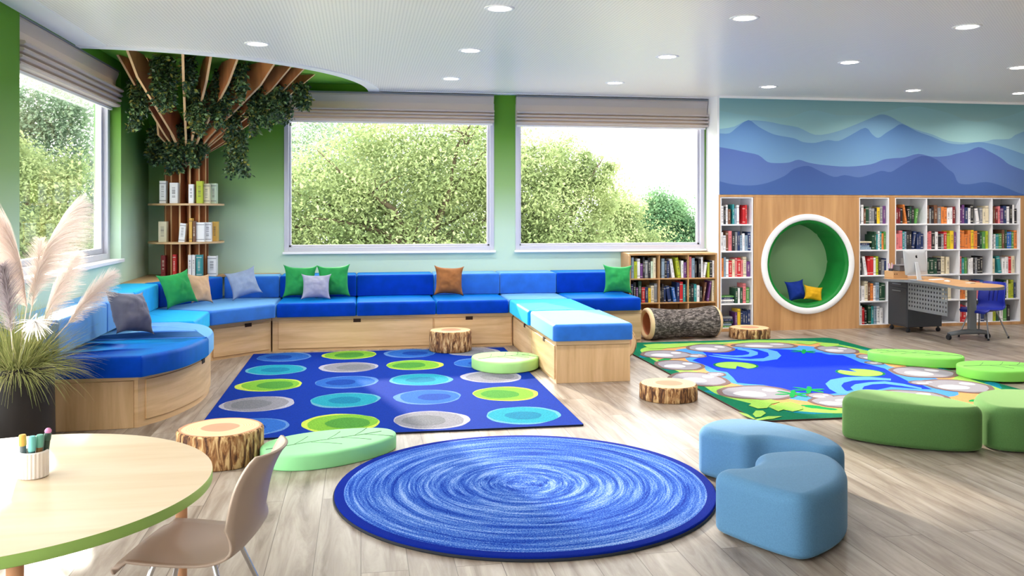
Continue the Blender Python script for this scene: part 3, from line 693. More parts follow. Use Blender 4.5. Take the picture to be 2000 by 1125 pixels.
# square rug with spots
rug_navy = pile('rug_navy_pile', (8,46,142)); rug_edge = mat('rug_binding_dark', (18,24,46), .9)
cols = {'b': ((84,124,184),(40,92,172),(22,64,148)), 'g': ((176,194,76),(112,166,56),(70,132,54)), 't': ((88,150,172),(32,138,160),(20,112,146)), 'a': ((158,158,174),(128,128,138),(110,112,120))}
pm = [rug_navy, rug_edge]; idx = {}
for k, (o_, mi, inn) in cols.items():
    for j, c in enumerate((o_, mi, inn)): idx[k, j] = len(pm); pm.append(pile('rug_spot_%s' % ''.join(ch for ch in ('blue','lime','teal','grey')['bgta'.index(k)]) + ('_rim','','_heart')[j], c, .25, 90))
rx0, rx1, ry0, ry1 = -1.06, 1.475, 5.72, 9.085; RC = ((rx0+rx1)/2, (ry0+ry1)/2)
t = thing('spotted_rug', 'navy rectangular rug with blue, lime, teal and grey spots between the benches', 'rug', (RC[0], RC[1], 0))
mb = MB(); slab(mb, round_poly([(rx0-RC[0],ry0-RC[1]),(rx1-RC[0],ry0-RC[1]),(rx1-RC[0],ry1-RC[1]),(rx0-RC[0],ry1-RC[1])], .02, 3), 0, .012, .003, .001, 2, m=1, mt=0)
o = mb.build('rug_body', pm, t); 
D = [[(440,118,'b'),(757,108,'g'),(1052,100,'b'),(1362,92,'a')],[(397,180,'t'),(752,168,'a'),(1075,157,'g'),(1400,147,'b')],[(365,255,'g'),(745,240,'b'),(1105,228,'t'),(1450,215,'a')],
     [(310,347,'a'),(735,328,'t'),(1138,313,'b'),(1520,297,'g')],[(258,462,'b'),(712,440,'g'),(1157,425,'a'),(1605,402,'t')]]
mb = MB()
for r_, row in enumerate(D):
    for c_, (u, v, k) in enumerate(row):
        x, y = fl(380+u/2.5, 650+v/2.5, .012); x -= RC[0]; y -= RC[1]; sd_ = r_*7+c_
        blob(mb, x, y, .262, .262, .0124, idx[k,0], .05, sd_, 48)
        blob(mb, x+.012*((sd_%3)-1), y+.004, (.238, .242, .232)[sd_ % 3], .238, .0128, idx[k,1], .05, sd_+3, 48)
        blob(mb, x+.05*((sd_%3)-1), y-.01, .125 if k in 'bt' else .15, .12 if k in 'bt' else .15, .0132, idx[k,2], .07, sd_+5, 40)
mb.build('spots', pm, t)
# round rug with streaked rings
def round_rug_mat():
    m, n, l, p = nodes('streaked_ring_pile'); tc = n.new('ShaderNodeTexCoord'); sp = n.new('ShaderNodeSeparateXYZ'); l.new(tc.outputs['Object'], sp.inputs[0])
    fx = n.new('ShaderNodeVectorMath'); fx.operation = 'MULTIPLY'; fx.inputs[1].default_value = (1,1,0); l.new(tc.outputs['Object'], fx.inputs[0])
    ln = n.new('ShaderNodeVectorMath'); ln.operation = 'LENGTH'; l.new(fx.outputs[0], ln.inputs[0])
    nm = n.new('ShaderNodeVectorMath'); nm.operation = 'NORMALIZE'; l.new(fx.outputs[0], nm.inputs[0])
    def streak(fr, ak, det, seed):
        mr = n.new('ShaderNodeMath'); mr.operation = 'MULTIPLY'; mr.inputs[1].default_value = fr; l.new(ln.outputs[1], mr.inputs[0])
        sc = n.new('ShaderNodeVectorMath'); sc.operation = 'SCALE'; sc.inputs['Scale'].default_value = ak; l.new(nm.outputs[0], sc.inputs[0])
        s2 = n.new('ShaderNodeSeparateXYZ'); l.new(sc.outputs[0], s2.inputs[0]); cb = n.new('ShaderNodeCombineXYZ')
        l.new(s2.outputs[0], cb.inputs[0]); l.new(s2.outputs[1], cb.inputs[1]); l.new(mr.outputs[0], cb.inputs[2])
        ad = n.new('ShaderNodeVectorMath'); ad.operation = 'ADD'; ad.inputs[1].default_value = (seed, seed*2, seed*3); l.new(cb.outputs[0], ad.inputs[0])
        t = n.new('ShaderNodeTexNoise'); t.inputs['Scale'].default_value = 1; t.inputs['Detail'].default_value = det; t.inputs['Roughness'].default_value = .7; l.new(ad.outputs[0], t.inputs['Vector']); return t.outputs[0]
    a = streak(24, .9, 2, 1); b = streak(120, 2.2, 3, 5)
    fine = n.new('ShaderNodeTexNoise'); fine.inputs['Scale'].default_value = 140; fine.inputs['Detail'].default_value = 2; l.new(tc.outputs['Object'], fine.inputs['Vector'])
    m1 = n.new('ShaderNodeMix'); m1.inputs[0].default_value = .45; l.new(a, m1.inputs[2]); l.new(b, m1.inputs[3])
    m2 = n.new('ShaderNodeMix'); m2.inputs[0].default_value = .36; l.new(m1.outputs[0], m2.inputs[2]); l.new(fine.outputs[0], m2.inputs[3])
    r = n.new('ShaderNodeValToRGB'); e = r.color_ramp.elements; e.new(.5); e.new(.56)
    for k, (ps, c) in enumerate([(.40,(12,40,138)),(.47,(34,78,174)),(.53,(76,118,196)),(.61,(148,174,222))]): e[k].position = ps; e[k].color = lin(c)
    l.new(m2.outputs[0], r.inputs[0])
    ed = n.new('ShaderNodeMath'); ed.operation = 'GREATER_THAN'; ed.inputs[1].default_value = .93; l.new(ln.outputs[1], ed.inputs[0])
    mx = n.new('ShaderNodeMix'); mx.data_type = 'RGBA'; mx.inputs[7].default_value = lin((12,36,136)); l.new(ed.outputs[0], mx.inputs[0]); l.new(r.outputs[0], mx.inputs[6])
    l.new(mx.outputs[2], p.inputs['Base Color']); p.inputs['Roughness'].default_value = .95; p.inputs['Specular IOR Level'].default_value = .05
    bp = n.new('ShaderNodeBump'); bp.inputs['Strength'].default_value = .5; bp.inputs['Distance'].default_value = .006; l.new(fine.outputs[0], bp.inputs['Height']); l.new(bp.outputs[0], p.inputs['Normal']); return m
CR = (.845, 4.515); t = thing('round_rug', 'round blue rug with streaked concentric rings in the middle of the floor', 'rug', (CR[0], CR[1], 0))
n = 96; RR = .978
mb = MB(); slab(mb, [(RR*cos(2*pi*k/n), RR*sin(2*pi*k/n)) for k in range(n)], .006, .022, .006, .002, 3); o = mb.build('pile', round_rug_mat(), t, False); smooth_ang(o, 50)
mb = MB(); mb.lathe([(.0,.0),(RR+.004,.0),(RR+.007,.006),(RR+.004,.0125),(RR-.004,.0125)], n=n); o = mb.build('backing', mat('charcoal_rug_backing', (44,48,58), .9), t); smooth_ang(o, 50); o['label'] = 'charcoal bound edge'
# pond rug
pond = [pile('pond_rug_dark_green', (14,104,74)), mat('pond_rug_binding', (70,48,44), .9), pile('pond_rug_sand', (196,146,94)), pile('pond_rug_leaf', (142,186,84)), pile('pond_rug_shallow_blue', (74,140,230)),
        pile('pond_rug_deep_blue', (20,52,206)), pile('pond_rug_rock', (142,139,148), .08), pile('pond_rug_rock_outline', (112,92,90)), pile('pond_rug_white', (190,188,194), .05), pile('pond_rug_teal', (14,112,136)), pile('pond_rug_grass', (18,140,70)),pile('pond_rug_swirl', (84,148,226))]
GD, BD, SD, LF, SH, DP, RK, RO, WH, TL, GR, SW = range(12)
px0, px1, py0, py1 = 2.675, 5.215, 5.61, 9.15; PR = ((px0+px1)/2, (py0+py1)/2)
t = thing('pond_rug', 'pond picture rug with blue water, grey rocks and lily pads before the shelves', 'rug', (PR[0], PR[1], 0))
mb = MB(); slab(mb, round_poly([(px0-PR[0],py0-PR[1]),(px1-PR[0],py0-PR[1]),(px1-PR[0],py1-PR[1]),(px0-PR[0],py1-PR[1])], .12, 6), 0, .012, .003, .001, 2, m=1, mt=0); mb.build('rug_body', pond, t)
mb = MB(); Z = .0122
def A(u, v): x, y = fl(1240+u/5, 650+v/5, .012); return (x-PR[0], y-PR[1])
def B(u, v): x, y = fl(1600+u/5, 650+v/5, .012); return (x-PR[0], y-PR[1])
hx, hy = (px1-px0)/2, (py1-py0)/2
def wavy(ix, iy, amp, seed, n=120):
    rnd = random.Random(seed); ph = [rnd.uniform(0,6.3) for _ in range(4)]; out = []
    for k in range(n):
        a = 2*pi*k/n; c, s_ = cos(a), sin(a); ex = 4.5
        r = (abs(c/ix)**ex + abs(s_/iy)**ex)**(-1/ex); r *= 1 + amp*(.5*sin(5*a+ph[0]) + .4*sin(8*a+ph[1]) + .3*sin(13*a+ph[2]) + .2*sin(21*a+ph[3])); out.append((r*c, r*s_))
    return out
for k in range(14):                                    # teal patches along the green border
    a = 2*pi*k/14 + .2; c, s_ = cos(a), sin(a); r = (abs(c/hx)**5 + abs(s_/hy)**5)**(-.2)*.93; blob(mb, r*c*.985, r*s_*.985, .07, .16, Z+.0001, TL, .2, k, 24, a)
flat(mb, wavy(hx-.085, hy-.10, .025, 3), Z+.0004, LF)
flat(mb, wavy(hx-.19, hy-.24, .05, 8), Z+.0008, SD)
for k in range(22):
    a = 2*pi*k/22; c, s_ = cos(a), sin(a); r = (abs(c/hx)**5 + abs(s_/hy)**5)**(-.2)*.84; blob(mb, r*c, r*s_, .12, .05, Z+.0009+k*.00001, LF if k % 3 else GR, .3, k+50, 24, a+1.3)
flat(mb, wavy(hx-.38, hy-.46, .045, 5), Z+.0012, SH)
deep = [A(*p) for p in [(560,270),(640,300),(720,330),(800,370),(900,385),(960,440),(1000,490),(1100,500),(1250,510),(1380,535),(1500,565),(1640,590),(1760,600),(1850,605)]] + \
       [B(*p) for p in [(180,590),(330,560),(560,560),(700,530),(900,545),(1100,555),(1000,510),(880,480),(800,440),(720,400),(640,350),(520,320),(400,290),(310,250),(230,220),(100,215),(20,200)]] + \
       [A(*p) for p in [(1900,200),(1750,190),(1560,170),(1400,160),(1250,160),(1080,150),(900,165),(760,180),(650,180),(700,215),(640,240)]]
flat(mb, deep, Z+.0016, DP)
def band(T, outer, inner, z, m): flat(mb, [T(*p) for p in outer] + [T(*p) for p in reversed(inner)], z, m)
band(A, [(1080,140),(1250,150),(1390,185),(1430,225),(1390,260),(1250,280),(1050,272),(860,250),(720,225)], [(1060,152),(1200,165),(1300,195),(1310,225),(1260,250),(1130,258),(960,245),(800,228),(720,222)], Z+.0020, SW)
band(A, [(1010,150),(1130,165),(1200,190),(1200,215),(1130,235),(1000,240),(860,228),(760,212)], [(1000,165),(1080,178),(1120,195),(1110,212),(1050,222),(960,224),(850,216),(760,208)], Z+.0020, SW)
band(B, [(700,450),(480,430),(250,435),(110,460),(60,500),(100,550),(190,600)], [(700,468),(500,462),(330,468),(240,490),(215,520),(250,560),(330,600)], Z+.0020, SW)
band(B, [(1000,540),(820,500),(640,475),(480,485),(350,505),(305,535),(350,580),(420,605)], [(1000,552),(800,520),(640,500),(520,505),(440,525),(420,550),(450,580),(500,600)], Z+.0020, SW)
def rock(T, cx, cy, w, h, rot=0, seed=0, small=None):
    x0, y0 = T(cx-w/2, cy); x1, y1 = T(cx+w/2, cy); xa, ya = T(cx, cy-h/2); xb, yb = T(cx, cy+h/2); c = T(cx, cy)
    rx = hypot(x1-x0, y1-y0)/2; ry = hypot(xb-xa, yb-ya)/2; a = math.atan2(y1-y0, x1-x0)
    blob(mb, c[0], c[1], rx*1.12+.012, ry*1.14+.012, Z+.0024+seed*.000007, RO, .09, seed, 40, a); blob(mb, c[0], c[1], rx, ry, Z+.0028+seed*.000007, RK, .09, seed, 40, a)
    blob(mb, c[0]-rx*.3, c[1]-ry*.2, rx*.5, ry*.42, Z+.0032+seed*.000007, WH, .10, seed+9, 30, a); blob(mb, c[0]+rx*.55, c[1]+ry*.25, rx*.25, ry*.25, Z+.0032+seed*.000007, WH, .10, seed+19, 24, a)
for i, q in enumerate([(A,740,152,420,66),(A,310,212,420,72),(A,600,226,170,28),(A,430,318,400,84),(A,620,452,480,118),(A,790,408,160,34),(A,1190,585,640,120),(A,1270,125,540,50),
                       (A,1820,620,230,46),(A,1960,680,430,84),(B,170,168,330,62),(B,500,245,200,50),(B,540,297,130,26),(B,1010,388,520,90),(B,1350,520,560,100),(B,1030,492,240,36),(B,920,620,560,96),(B,320,655,460,70)]):
    rock(*q, seed=i*3)
def lily(T, cx, cy, w, h, notch):
    x0, y0 = T(cx-w/2, cy); x1, y1 = T(cx+w/2, cy); xa, ya = T(cx, cy-h/2); xb, yb = T(cx, cy+h/2); c = T(cx, cy); rx = hypot(x1-x0,y1-y0)/2; ry = hypot(xb-xa,yb-ya)/2
    for k_, zz, mm in ((1.12, .0020, GD), (1.0, .0024, LF)):
        pts = [(c[0]+.2*rx*cos(notch), c[1]+.2*ry*sin(notch))] + [(c[0]+rx*k_*cos(notch+.3+5.68*k/30), c[1]+ry*k_*sin(notch+.3+5.68*k/30)) for k in range(31)]; flat(mb, pts, Z+zz, mm)
lily(A, 985, 320, 390, 64, -pi/2-.1); lily(B, 400, 390, 420, 66, pi/2+.3)
for T, cx, cy in ((A,1700,560),(A,1650,185),(A,1540,600)):
    c = T(cx, cy)
    for k in range(6): a = 2*pi*k/6; blob(mb, c[0]+.07*cos(a), c[1]+.07*sin(a), .07, .022, Z+.0036+k*.00001, GR, .2, k, 14, a)
for T, P_ in ((A,[(1110,715),(1180,670),(1330,655),(1420,680),(1330,700),(1290,740),(1200,745)]),(A,[(1330,740),(1400,690),(1520,680),(1620,710),(1640,750),(1540,775),(1450,755),(1400,772)]),(A,[(1150,800),(1180,765),(1250,765),(1280,790),(1230,825),(1180,830)]),(A,[(1170,855),(1300,820),(1440,820),(1350,845),(1200,860)]),(A,[(1010,775),(1100,800),(1180,850),(1160,850),(1060,810)]),
              (A,[(1570,100),(1650,85),(1760,85),(1800,100),(1700,120)]),(A,[(1790,120),(1860,100),(1990,110),(1990,130),(1870,140)]),(A,[(80,120),(200,110),(420,110),(560,100),(700,100),(560,125),(380,150),(150,160)])):
    flat(mb, [T(*p) for p in P_], Z+.0041+.00001*len(mb.f)%.0002, LF)
fixn(mb.build('pond_picture', pond, t))

# ------------------------------------------------------------------ leaf floor cushions
def leaf_pad(label, tip, end, w, h, c, z0, sq=.62):
    m = mat('floor_cushion_vinyl_%d' % (c[0]+c[2]), c, .6, .25, var=.04); x0, y0 = tip; x1, y1 = end; L_ = hypot(x1-x0, y1-y0); a = math.atan2(y1-y0, x1-x0)
    t = thing('leaf_floor_cushion', label, 'floor cushion', ((x0+x1)/2, (y0+y1)/2, z0), a, 'green leaf floor cushions')
    P = []
    for k in range(64):
        q = 2*pi*k/64; u = -cos(q); v = sin(q)
        half = w/2*abs(v)**.9*(1 - .16*u); P.append((u*L_/2, half if v > 0 else -half))
    P = [P[0]] + [p for i, p in enumerate(P[1:]) if hypot(p[0]-P[i][0], p[1]-P[i][1]) > .004]
    mb = MB(); slab(mb, P, 0, h, .018, .008, 4, .004); o = mb.build('pad', m, t, True)
    mb = MB(); vz = h+.0035
    def vein(pts, r=.0028):
        mb.tube([Vector((p[0]*L_/2, p[1]*w/2, vz - .003*(p[0]**2+p[1]**2))) for p in pts], r, 5)
    vein([(-.95,.0),(-.4,.03),(.1,.0),(.5,-.03),(.8,.02)])
    for u, s_ in ((-.55,1),(-.3,-1),(-.05,1),(.15,-1),(.38,1),(.5,-1)): vein([(u,.02*s_),(u+.18,.28*s_),(u+.33,.55*s_)], .0022)
    o = mb.build('stitched_veins', mat('vein_grey_green', (92,112,92), .8), t); o['label'] = 'dark stitched leaf veins'
leaf_pad('mint green leaf floor cushion between the spotted rug and the taupe chair', (-.55,5.13), (.20,5.47), .49, .092, (150,226,160), 0)
leaf_pad('pale lime leaf floor cushion lying on the spotted rug corner', (1.02,7.80), (1.59,8.00), .60, .10, (176,232,146), .014)
leaf_pad('green leaf floor cushion on the far edge of the pond rug', (5.47,7.25), (4.80,7.74), .46, .09, (140,222,100), .014)
leaf_pad('green leaf floor cushion at the right edge of the pond rug, nearest the green poufs', (5.10,6.80), (5.82,6.72), .54, .09, (138,218,96), .0145)

# ------------------------------------------------------------------ log stumps
def bark_mat(name, c1, c2, c3, scl):
    m, n, l, p = nodes(name); tc = n.new('ShaderNodeTexCoord'); mp = n.new('ShaderNodeMapping'); mp.inputs['Scale'].default_value = scl; l.new(tc.outputs['Object'], mp.inputs['Vector'])
    t = n.new('ShaderNodeTexNoise'); t.inputs['Scale'].default_value = 1; t.inputs['Detail'].default_value = 5; t.inputs['Roughness'].default_value = .65; t.inputs['Distortion'].default_value = .8; l.new(mp.outputs[0], t.inputs['Vector'])
    r = n.new('ShaderNodeValToRGB'); e = r.color_ramp.elements; e.new(.5)
    for k, (ps, c) in enumerate([(.40,c1),(.50,c2),(.60,c3)]): e[k].position = ps; e[k].color = lin(c)
    l.new(t.outputs[0], r.inputs[0]); l.new(r.outputs[0], p.inputs['Base Color']); p.inputs['Roughness'].default_value = .85
    b = n.new('ShaderNodeBump'); b.inputs['Strength'].default_value = .5; b.inputs['Distance'].default_value = .01; l.new(t.outputs[0], b.inputs['Height']); l.new(b.outputs[0], p.inputs['Normal']); return m
bark_stump = bark_mat('stump_bark', (76,46,30), (160,112,68), (222,188,136), (34,34,7)); bark_log = bark_mat('grey_log_bark', (46,40,38), (84,76,72), (144,134,130), (20,50,50))
def rings_mat():
    m, n, l, p = nodes('cut_wood_rings'); tc = n.new('ShaderNodeTexCoord'); fx = n.new('ShaderNodeVectorMath'); fx.operation = 'MULTIPLY'; fx.inputs[1].default_value = (1,1,0); l.new(tc.outputs['Object'], fx.inputs[0])
    nz = n.new('ShaderNodeTexNoise'); nz.inputs['Scale'].default_value = 4; l.new(tc.outputs['Object'], nz.inputs['Vector'])
    ln = n.new('ShaderNodeVectorMath'); ln.operation = 'LENGTH'; l.new(fx.outputs[0], ln.inputs[0])
    ad = n.new('ShaderNodeMath'); ad.operation = 'MULTIPLY_ADD'; ad.inputs[1].default_value = .05; l.new(nz.outputs[0], ad.inputs[0]); l.new(ln.outputs[1], ad.inputs[2])
    mr = n.new('ShaderNodeMath'); mr.operation = 'DIVIDE'; mr.inputs[1].default_value = .25; l.new(ad.outputs[0], mr.inputs[0])
    r = n.new('ShaderNodeValToRGB'); e = r.color_ramp.elements; e[0].position = .0; e[1].position = 1
    st = [(.0,(206,146,112)),(.50,(208,150,118)),(.53,(238,200,152))]
    for k in range(5): st += [(.60+k*.055,(240,206,160)),(.615+k*.055,(222,176,128)),(.63+k*.055,(240,206,160))]
    st += [(.93,(238,200,152)),(.96,(196,142,106))]
    while len(e) < len(st): e.new(.5)
    for k, (ps, c) in enumerate(st): e[k].position = ps; e[k].color = lin(c)
    l.new(mr.outputs[0], r.inputs[0]); l.new(r.outputs[0], p.inputs['Base Color']); p.inputs['Roughness'].default_value = .7; return m
rings = rings_mat()
def stump(label, x, y, r, h, z0, seed):
    t = thing('log_stump', label, 'stump seat', (x, y, z0), seed, 'log stump seats'); rnd = random.Random(seed); n = 72
    rad = [r*(1 + .022*mnoise.noise(Vector((cos(2*pi*k/n)*2+seed, sin(2*pi*k/n)*2, 0)))) for k in range(n)]
    mb = MB(); zs_ = [0,.006,h*.3,h*.6,h-.012,h-.004,h]; ds = [-.008,0,0,0,0,-.004,-.012]
    vs = [((rad[k]+d + (.003*sin(k*2.9+z*30) if 0 < z < h-.005 else 0))*cos(2*pi*k/n), (rad[k]+d + (.003*sin(k*2.9+z*30) if 0 < z < h-.005 else 0))*sin(2*pi*k/n), z) for z, d in zip(zs_, ds) for k in range(n)]
    mb.add(vs, [(i*n+k, i*n+(k+1)%n, (i+1)*n+(k+1)%n, (i+1)*n+k) for i in range(len(zs_)-1) for k in range(n)] + [tuple(range(n-1,-1,-1))]); mb.build('bark', bark_stump, t, True)
    mb = MB(); vs = [((rad[k]-.012)*cos(2*pi*k/n)*s_, (rad[k]-.012)*sin(2*pi*k/n)*s_, 0) for s_ in (1,.5) for k in range(n)]
    mb.add(vs, [(k,(k+1)%n,(k+1)%n+n,k+n) for k in range(n)] + [tuple(range(n,2*n))]); o = mb.build('cut_top', rings, t, True, (0,0,h+.0005)); o['label'] = 'pale cut top with growth rings'
stump('largest log stump seat, beside the round table', -.80, 5.30, .24, .192, 0, 3)
stump('log stump seat on the far edge of the spotted rug', .905, 8.975, .215, .207, .0135, 4)
stump('low log stump seat between the projecting bench and the pond rug', 2.335, 6.465, .22, .116, 0, 5)
stump('low log stump seat before the white shelf beside the round nook', 4.355, 9.385, .227, .115, 0, 6)

# hollow log and lying log
salmon = mat('log_inner_salmon', (214,140,104), .7, var=.1, vscale=8); cream_rim = mat('log_rim_cream', (238,208,164), .7)
def log_tunnel(label, x0, x1, y, r, sag, rz=0, mid=None):
    t = thing('hollow_log', label, 'play log', ((x0+x1)/2, y, 0), rz, 'soft play logs'); L_ = x1-x0; n = 40; rnd = random.Random(3)
    prof = []; K = 14
    for k in range(K+1):
        u = k/K; rr = r*(1 - sag*sin(pi*u)**1.3) ; prof.append(((u-.5)*L_, rr))
    def ring(xx, rr, sc=1): return [(xx, rr*cos(2*pi*j/n)*(1+.02*sin(3*j)), r*1.0 + rr*sin(2*pi*j/n) - (r-rr)*(.0) ) for j in range(n)]
    mb = MB(); vs = []
    for xx, rr in prof: vs += [(p[0], p[1], max(.003, p[2]-(r-rr)*.4)) for p in ring(xx, rr)]
    mb.add(vs, [(i*n+j, (i+1)*n+j, (i+1)*n+(j+1)%n, i*n+(j+1)%n) for i in range(K) for j in range(n)]); fixn(mb.build('bark', bark_log, t, True))
    for sg, xe in ((-1, -L_/2), (1, L_/2)):
        mb = MB(); vs = []
        for rr, dx in ((r*1.0, 0), (r*.98, .02), (r*.86, .045), (r*.74, .03), (r*.70, -.01)): vs += [(xe+sg*dx, p[1], max(.003, p[2])) for p in ring(0, rr)]
        mb.add(vs, [(i*n+j, (i+1)*n+j, (i+1)*n+(j+1)%n, i*n+(j+1)%n) for i in range(4) for j in range(n)]); o = fixn(mb.build('end_rim', cream_rim, t, True)); o['label'] = 'cream cut rim'
    mb = MB(); vs = [p for xx in (-L_/2-.01, 0, L_/2+.01) for p in ring(xx, r*.70)]
    mb.add(vs, [(i*n+j, (i+1)*n+j, (i+1)*n+(j+1)%n, i*n+(j+1)%n) for i in range(2) for j in range(n)]); o = mb.build('inner_lining', salmon, t, True); o['label'] = 'salmon hollow inside'
    return t
log_tunnel('grey hollow log tunnel lying in front of the low bookcase', 3.16, 3.97, 9.46, .178, .12, radians(7))
t = thing('lying_log', 'round log end showing behind the projecting bench at the pond rug corner', 'play log', (2.452, 8.52, .172), 0, 'soft play logs')
mb = MB(); n = 48
vs = [(r_*cos(2*pi*j/n), y_, r_*sin(2*pi*j/n)) for y_, r_ in ((-.40,.150),(-.39,.166),(.39,.166),(.40,.15)) for j in range(n)]
mb.add(vs, [(i*n+j, i*n+(j+1)%n, (i+1)*n+(j+1)%n, (i+1)*n+j) for i in range(3) for j in range(n)]); fixn(mb.build('bark', bark_stump, t, True))
for sg in (-1, 1):
    mb = MB(); mb.add([(.150*cos(2*pi*j/n), .150*sin(2*pi*j/n), 0) for j in range(n)], [tuple(range(n))]); o = mb.build('cut_end', rings, t); o.rotation_euler = (pi/2, 0, 0); o.location = (0, sg*.402, 0)

# ------------------------------------------------------------------ poufs
pouf_blue = mat('blue_wool_upholstery', (88,132,170), .85, .12, sheen=.4, sheen_c=(190,215,235), var=.08, vscale=180, bump=.12, bscale=420)
pouf_green = mat('green_wool_upholstery', (86,126,72), .85, .12, sheen=.5, sheen_c=(205,235,170), var=.08, vscale=180, bump=.12, bscale=420)
def pouf(label, P, h, m):
    c = (sum(p[0] for p in P)/len(P), sum(p[1] for p in P)/len(P)); Q = catmull([(p[0]-c[0], p[1]-c[1]) for p in P], 6, True)
    t = thing('curved_pouf', label, 'pouf', (c[0], c[1], 0), 0, 'curved floor poufs')
    mb = MB(); slab(mb, Q, .006, h, .052, .03, 7, flat_cap=True); mb.build('upholstery', m, t, True)
    mb = MB(); mb.prism(inset(ccw(Q), .045), 0, .008); fixn(mb.build('base', rubber, t))
pouf('blue curved pouf nearest the camera', [(1.575,3.74),(1.60,3.64),(1.70,3.44),(1.79,3.35),(1.92,3.40),(2.08,3.53),(2.20,3.72),(2.235,3.90),(2.15,4.01),(1.97,4.02),(1.875,3.97),(1.83,3.87),(1.74,3.80),(1.64,3.80)], .275, pouf_blue)
pouf('blue curved pouf standing behind the nearest blue one', [(1.83,4.58),(1.84,4.50),(1.92,4.38),(1.98,4.31),(2.10,4.29),(2.20,4.18),(2.27,4.06),(2.37,4.04),(2.42,4.14),(2.42,4.34),(2.33,4.57),(2.17,4.72),(2.00,4.73),(1.89,4.66)], .265, pouf_blue)
pouf('green curved pouf on the near corner of the pond rug', [(3.02,5.15),(3.04,5.06),(3.15,4.92),(3.33,4.78),(3.52,4.695),(3.65,4.70),(3.71,4.78),(3.70,4.90),(3.64,5.06),(3.50,5.20),(3.36,5.32),(3.25,5.35),(3.12,5.28)], .268, pouf_green)
pouf('green curved pouf cut by the right edge of the photo', [(3.74,4.80),(3.78,4.67),(3.95,4.60),(4.20,4.58),(4.42,4.68),(4.50,4.86),(4.45,5.05),(4.30,5.17),(4.14,5.20),(3.97,5.14),(3.82,4.98)], .268, pouf_green)

# ------------------------------------------------------------------ round table, pen cup, taupe chair
TZ = .58; TCN = (-1.145, 2.995); TR = .659
t = thing('round_table', 'round wooden table with green edge at the near left corner', 'table', (TCN[0], TCN[1], 0))
maple = wood('maple_table_top', (222,205,182), (204,180,148), (1.0,9,1), .35, .5); gedge = mat('green_edge_band', (156,194,104), .5); beech = wood('beech_leg', (222,170,130), (204,150,110), (10,10,1))
n = 120
mb = MB(); mb.add([(TR*.999*cos(2*pi*k/n), TR*.999*sin(2*pi*k/n), TZ) for k in range(n)], [tuple(range(n))]); mb.lathe([(.0,TZ-.034),(TR-.004,TZ-.034)], n=n); o = mb.build('tabletop', maple, t); 
mb = MB(); mb.lathe([(TR-.004,TZ-.034),(TR,TZ-.031),(TR,TZ-.002),(TR-.002,TZ)], n=n); smooth_ang(mb.build('edge_band', gedge, t), 50)
for a in (32, -64, 122, 212):
    mb = MB(); mb.tube([(.60*cos(radians(a)), .60*sin(radians(a)), z) for z in (0.0, TZ-.034)], [.019,.021], 24); smooth_ang(mb.build('leg', beech, t), 50)
cx, cy = fl(65, 936, TZ); cy += .03; cx -= .01
t = thing('pen_cup', 'white ribbed pen cup on the round table', 'cup', (cx, cy, TZ))
cer = mat('white_ceramic', (236,228,224), .45); n = 96; rr = .0445
mb = MB(); vs = []
for z, d in ((0,-.004),(.004,0),(.082,0),(.086,-.002),(.086,-.006),(.008,-.007)):
    for k in range(n):
        rib = .0016*abs(sin(k*pi/4)) if d == 0 else 0
        vs.append(((rr+d+rib)*cos(2*pi*k/n), (rr+d+rib)*sin(2*pi*k/n), z))
mb.add(vs, [(i*n+k, i*n+(k+1)%n, (i+1)*n+(k+1)%n, (i+1)*n+k) for i in range(5) for k in range(n)] + [tuple(range(n-1,-1,-1)), tuple(range(5*n,6*n))]); mb.build('cup_body', cer, t)
def marker(label, dx, dy, tx, ty, L_, cap_l, c_cap, c_body, r=.0085, ball=False):
    r *= 1.35; cap_l *= 1.2
    t = thing('marker_pen', label, 'marker', (cx+dx, cy+dy, TZ+.010)); ax = Vector((tx, ty, 1)).normalized()
    mb = MB(); mb.tube([ax*.0, ax*(L_-cap_l)], r*.86, 14); mb.build('barrel', mat('marker_body_%d' % sum(c_body), c_body, .5), t)
    mb = MB(); a = L_-cap_l; mb.tube([ax*a, ax*(a+.003), ax*(L_-.004), ax*L_], [r*.95, r, r, r*.8], 14); smooth_ang(mb.build('cap', mat('marker_cap_%d' % sum(c_cap), c_cap, .45), t), 40)
    if ball:
        mb = MB(); mb.lathe([(.0,-.011),(.006,-.009),(.0105,-.003),(.0105,.003),(.006,.009),(.0,.011)], n=20); o = mb.build('pompom', mat('pink_pompom', (226,150,200), .8), t, True); o.location = ax*(L_+.006)
marker('marker with yellow-orange cap in the pen cup', -.024, -.012, -.03, -.02, .132, .030, (236,180,92), (110,122,128))
marker('marker with aqua cap and clip in the pen cup', .002, -.022, .02, -.02, .128, .040, (124,206,204), (60,110,112))
marker('marker with sage green cap in the pen cup', .016, -.006, .05, .0, .128, .034, (110,176,160), (150,110,70))
marker('dark green pen with pink ball top in the pen cup', .026, .010, .10, .05, .128, .02, (64,92,80), (50,70,60), ball=True)

